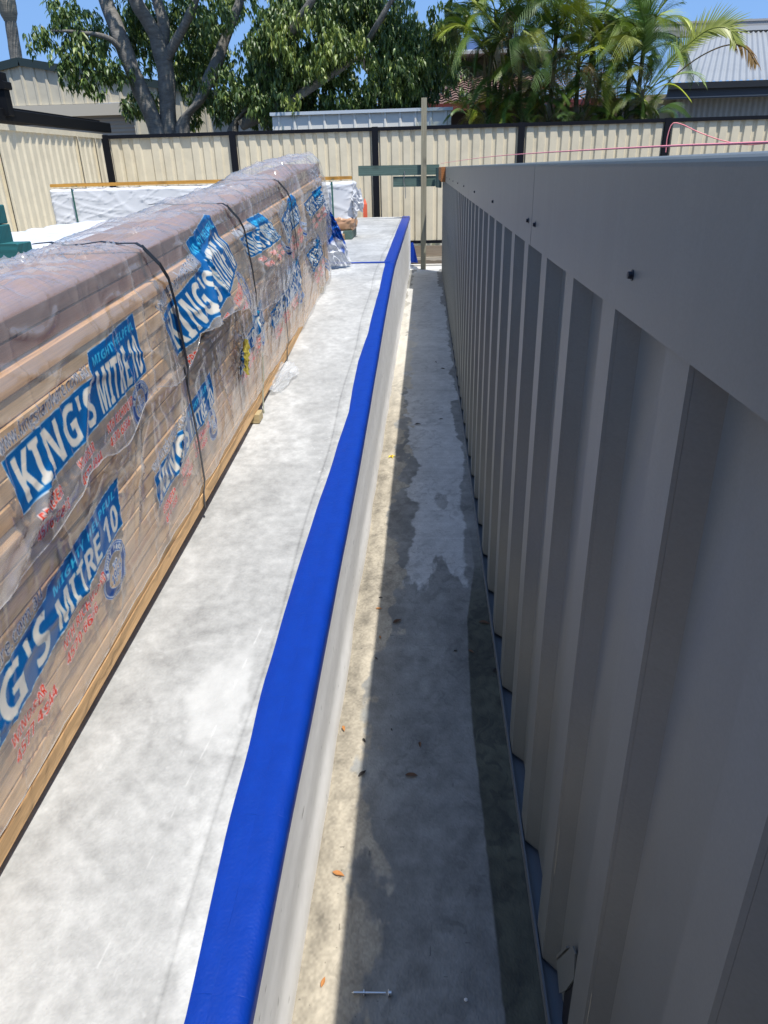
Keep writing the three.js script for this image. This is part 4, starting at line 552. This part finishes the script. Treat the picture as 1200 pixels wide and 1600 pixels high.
const rightPalm = palm('cane palm clump at right whose long fronds arch over the grey roof', [[985, 90, 0.1, 0.8], [1010, 40, -0.2, 0.85], [1005, 140, 0.1, 0.6], [970, 170, 0, 0.5], [1020, 178, 0.1, 0.45]], 16, -15.0);
function framedFrond(parent, path, z, lw, mat, N, sd0, dead, name = 'frond') { // a frond along a line seen in the photograph
  const c = new THREE.CatmullRomCurve3(path.map(([x, y, dz]) => at(x, y, 2, z + (dz ?? 0)))), L = c.getLength(), pos = [], idx = [], rach = new THREE.TubeGeometry(c, 24, 0.011, 5);
  for (let i = 0; i < N; i++) for (const sd of [-1, 1]) { const t = sd0 + (1 - sd0) * i / N, p = c.getPoint(t), tg = c.getTangent(t), side = new THREE.Vector3().crossVectors(tg, V(0, 0, 1)).normalize().multiplyScalar(sd), ll = lw * (0.4 + 0.6 * Math.sin(Math.PI * (0.15 + 0.8 * (t - sd0) / (1 - sd0)))) * rr(0.85, 1.1) * (side.y < 0 ? 0.6 : 1), dir = side.multiplyScalar(0.7).addScaledVector(tg, 0.8).add(V(0, 0, sd * 0.35 + rr(-0.15, 0.15))).normalize(), wv = new THREE.Vector3().crossVectors(dir, V(0, 0.3, 1)).normalize(), b = pos.length / 3; if (dead && rnd() < 0.3) continue;
    for (let k = 0; k <= 3; k++) { const q = k / 3, pp = p.clone().addScaledVector(dir, ll * q); pp.y -= ll * (dead ? 0.8 : 0.15) * q * q; const h = 0.014 * (1 - q * q); pos.push(pp.x + wv.x * h, pp.y + wv.y * h, pp.z + wv.z * h, pp.x - wv.x * h, pp.y - wv.y * h, pp.z - wv.z * h); } for (let k = 0; k < 3; k++) { const a = b + k * 2; idx.push(a, a + 1, a + 2, a + 1, a + 3, a + 2); } }
  const g = new THREE.BufferGeometry(); g.setAttribute('position', new THREE.Float32BufferAttribute(pos, 3)); g.setIndex(idx); g.computeVertexNormals(); g.setAttribute('uv', new THREE.Float32BufferAttribute(new Float32Array(pos.length / 3 * 2), 2)); return part(name, [g, rach], mat, parent);
}
framedFrond(rightPalm, [[1000, 160], [1040, 110, 0.1], [1075, 70, 0.2], [1110, 45, 0.3], [1138, 45, 0.4], [1150, 68, 0.4]], -15.0, 0.52, frondMats[4], 46, 0.22, false);
framedFrond(rightPalm, [[1010, 170], [1055, 118, 0.1], [1100, 85, 0.2], [1140, 70, 0.3], [1165, 75, 0.3], [1182, 100, 0.3]], -15.0, 0.26, deadMat[1], 34, 0.62, true);
framedFrond(rightPalm, [[1000, 120], [1010, 60, 0.1], [1000, 10, 0.2], [985, -40, 0.3]], -14.9, 0.5, frondMats[1], 40, 0.2, false);
{ // tall palm trunk far left
  const o = thing('tall_palm', 'single tall grey palm trunk at the far left against the sky', 'palm'); const z = -24, P = (x, y, r) => px(x, y, z, r);
  const t = []; const a = at(28, 200, 2, z), b = at(16, 32, 2, z); for (let i = 0; i <= 24; i++) { const q = i / 24; t.push([lerp(a.x, b.x, q) + 0.03 * Math.sin(q * 3), lerp(-0.1, b.y, q), z, lerp(0.25, 0.16, q) * (i % 2 ? 1 : 0.96)]); } part('trunk', limb(t, 12, 4), bark, o);
  part('crownshaft', limb([P(16, 34, 0.16), P(14, 22, 0.23), P(10, 5, 0.26), P(8, -30, 0.2), P(6, -60, 0.12)], 12, 6), M([0.33, 0.30, 0.25], 0.8, { map: barkT }), o);
  const h = at(6, -60, 2, z); for (let i = 0; i < 9; i++) { const m = part('frond', frondVar[i % 8], frondMats[i % 3], o); m.position.copy(h); m.rotation.set(0, i / 9 * 6.28, 0.35, 'YXZ'); m.scale.setScalar(1.5); }
}

// ---------- litter on the walkway ----------
{
  const lt = (s) => grid(10, 14, (u, v) => { const w = Math.sin(Math.PI * Math.pow(v, 0.85)), x = (u - 0.5) * w * 0.36, y = v - 0.5; return [x, 0.22 * Math.abs(u - 0.5) * w + 0.10 * Math.sin(v * 3 + s) * (v - 0.3) + 0.05 * (noise(u * 3 + s, v * 4) - 0.5) + 0.03, y, u, v]; });
  const mats = { o: M([0.46, 0.20, 0.06], 0.7, { map: grainT }), b: M([0.13, 0.07, 0.04], 0.8, { map: grainT }), d: M([0.035, 0.03, 0.028], 0.9, { map: grainT }) };
  const L = [[529, 1366, 'o', 0.033, 1.2, 'orange dry leaf lying alone on the sunlit strip nearest the camera'], [537, 1138, 'o', 0.024, 0.3, 'small orange leaf flake on the sunlit strip, halfway along'], [592, 951, 'o', 0.026, 1.6, 'orange leaf at the shadow edge beside the damp patch'], [621, 971, 'b', 0.040, 2.2, 'brown curled leaf just inside the shadow below the pale patch'], [594, 996, 'o', 0.020, 0.2, 'small rust leaf bit on the shadow line below the curled leaf'], [757, 973, 'b', 0.042, 1.4, 'brown leaf lying close to the foot of the steel wall'], [736, 1018, 'b', 0.026, 0.9, 'dark red-brown leaf in the olive damp strip by the wall'], [712, 1017, 'd', 0.018, 2.0, 'black leaf bit where the olive strip begins'], [774, 1047, 'd', 0.028, 2.5, 'thin black leaf against the base of the wall'], [569, 1157, 'd', 0.020, 0.5, 'black round leaf bit on the shadow edge'], [566, 1209, 'd', 0.03, 2.4, 'dark curled leaf half in shadow'], [643, 1212, 'b', 0.036, 1.5, 'dark broad leaf in the middle of the shaded walkway'], [656, 1163, 'b', 0.022, 0.1, 'small brown leaf upstream of the broad dark leaf'], [588, 1029, 'd', 0.016, 0.8, 'tiny black leaf bit on the shadow edge under the rust bit'], [505, 1535, 'o', 0.022, 2.9, 'pale curled leaf on the tan margin nearest the bolt'], [653, 663, 'd', 0.045, 1.6, 'black twig-like leaf in the middle of the pale concrete'], [692, 576, 'd', 0.04, 1.1, 'black leaf bit farther up the pale concrete'], [681, 566, 'd', 0.035, 0.4, 'second black leaf bit farther up the pale concrete'], [689, 655, 'd', 0.03, 1.5, 'dark leaf bit right of the twig-like leaf'], [595, 934, 'd', 0.018, 1.4, 'black leaf bit at the top of the shadow edge'], [612, 1140, 'd', 0.012, 0.3, 'black crumb in the shade left of the small brown leaf']];
  L.forEach(([x, y, k, s, r, label], i) => { const p = at(x, y, 1, 0.002), m = part('fallen_leaf', lt(i * 1.7), mats[k], scene); m.position.copy(p); m.rotation.y = r; m.scale.setScalar(s); tag(m, label, 'leaf'); });
  const fl = thing('yellow_flower', 'small yellow fallen flower on the sunlit strip of the walkway', 'flower', at(612, 714, 1, 0.0).toArray()); const ym = M([0.72, 0.58, 0.04], 0.6); for (let i = 0; i < 5; i++) { const m = part('petal', lt(i), ym, fl); m.scale.setScalar(0.028); m.position.set(0.012 * Math.cos(i * 1.257), 0.003, 0.012 * Math.sin(i * 1.257)); m.rotation.y = -i * 1.257 + Math.PI / 2; } part('heart', new THREE.SphereGeometry(0.006, 8, 6).translate(0, 0.006, 0), mats.o, fl);
  // roofing bolt
  const a = at(549, 1550, 1, 0.008), b = at(612, 1551, 1, 0.008), len = a.distanceTo(b), o = thing('roofing_bolt', 'zinc roofing bolt with washer lying in the shade near the camera', 'bolt', a.clone().add(b).multiplyScalar(0.5).toArray()); o.position.y = 0.0065; o.rotation.y = -Math.atan2(b.z - a.z, b.x - a.x);
  const zinc = M([0.62, 0.63, 0.64], 0.28, { metalness: 0.85 }), rot = (g) => g.rotateZ(-Math.PI / 2);
  const prof = [[0.0001, -len / 2], [0.0012, -len / 2 + 0.003]]; for (let i = 0; i < 16; i++) { const q = -len / 2 + 0.004 + i * 0.0017; prof.push([0.0019, q], [0.0028, q + 0.0008]); } prof.push([0.0024, -len / 2 + 0.033], [0.0024, len / 2 - 0.012]);
  part('shank', rot(new THREE.LatheGeometry(prof.map(([x, y]) => new THREE.Vector2(x, y)), 12)), zinc, o);
  part('washer', rot(new THREE.CylinderGeometry(0.0062, 0.0062, 0.0022, 18).translate(0, -len * 0.19, 0)), zinc, o);
  part('head', [rot(new THREE.CylinderGeometry(0.0048, 0.0048, 0.005, 6).translate(0, len / 2 - 0.003, 0)), rot(new THREE.CylinderGeometry(0.007, 0.0066, 0.0016, 18).translate(0, len / 2 - 0.0065, 0))], zinc, o);
  let k = 0; for (const [x, y] of [[728, 1562]]) { const m = part('white_chip', new THREE.DodecahedronGeometry(0.004, 0), M([0.7, 0.7, 0.7], 0.6), scene); m.position.copy(at(x, y, 1, 0.003)); m.scale.y = 0.5; tag(m, 'tiny white chip on the shaded concrete right of the bolt', 'chip'); }
}
renderer.render(scene, camera);
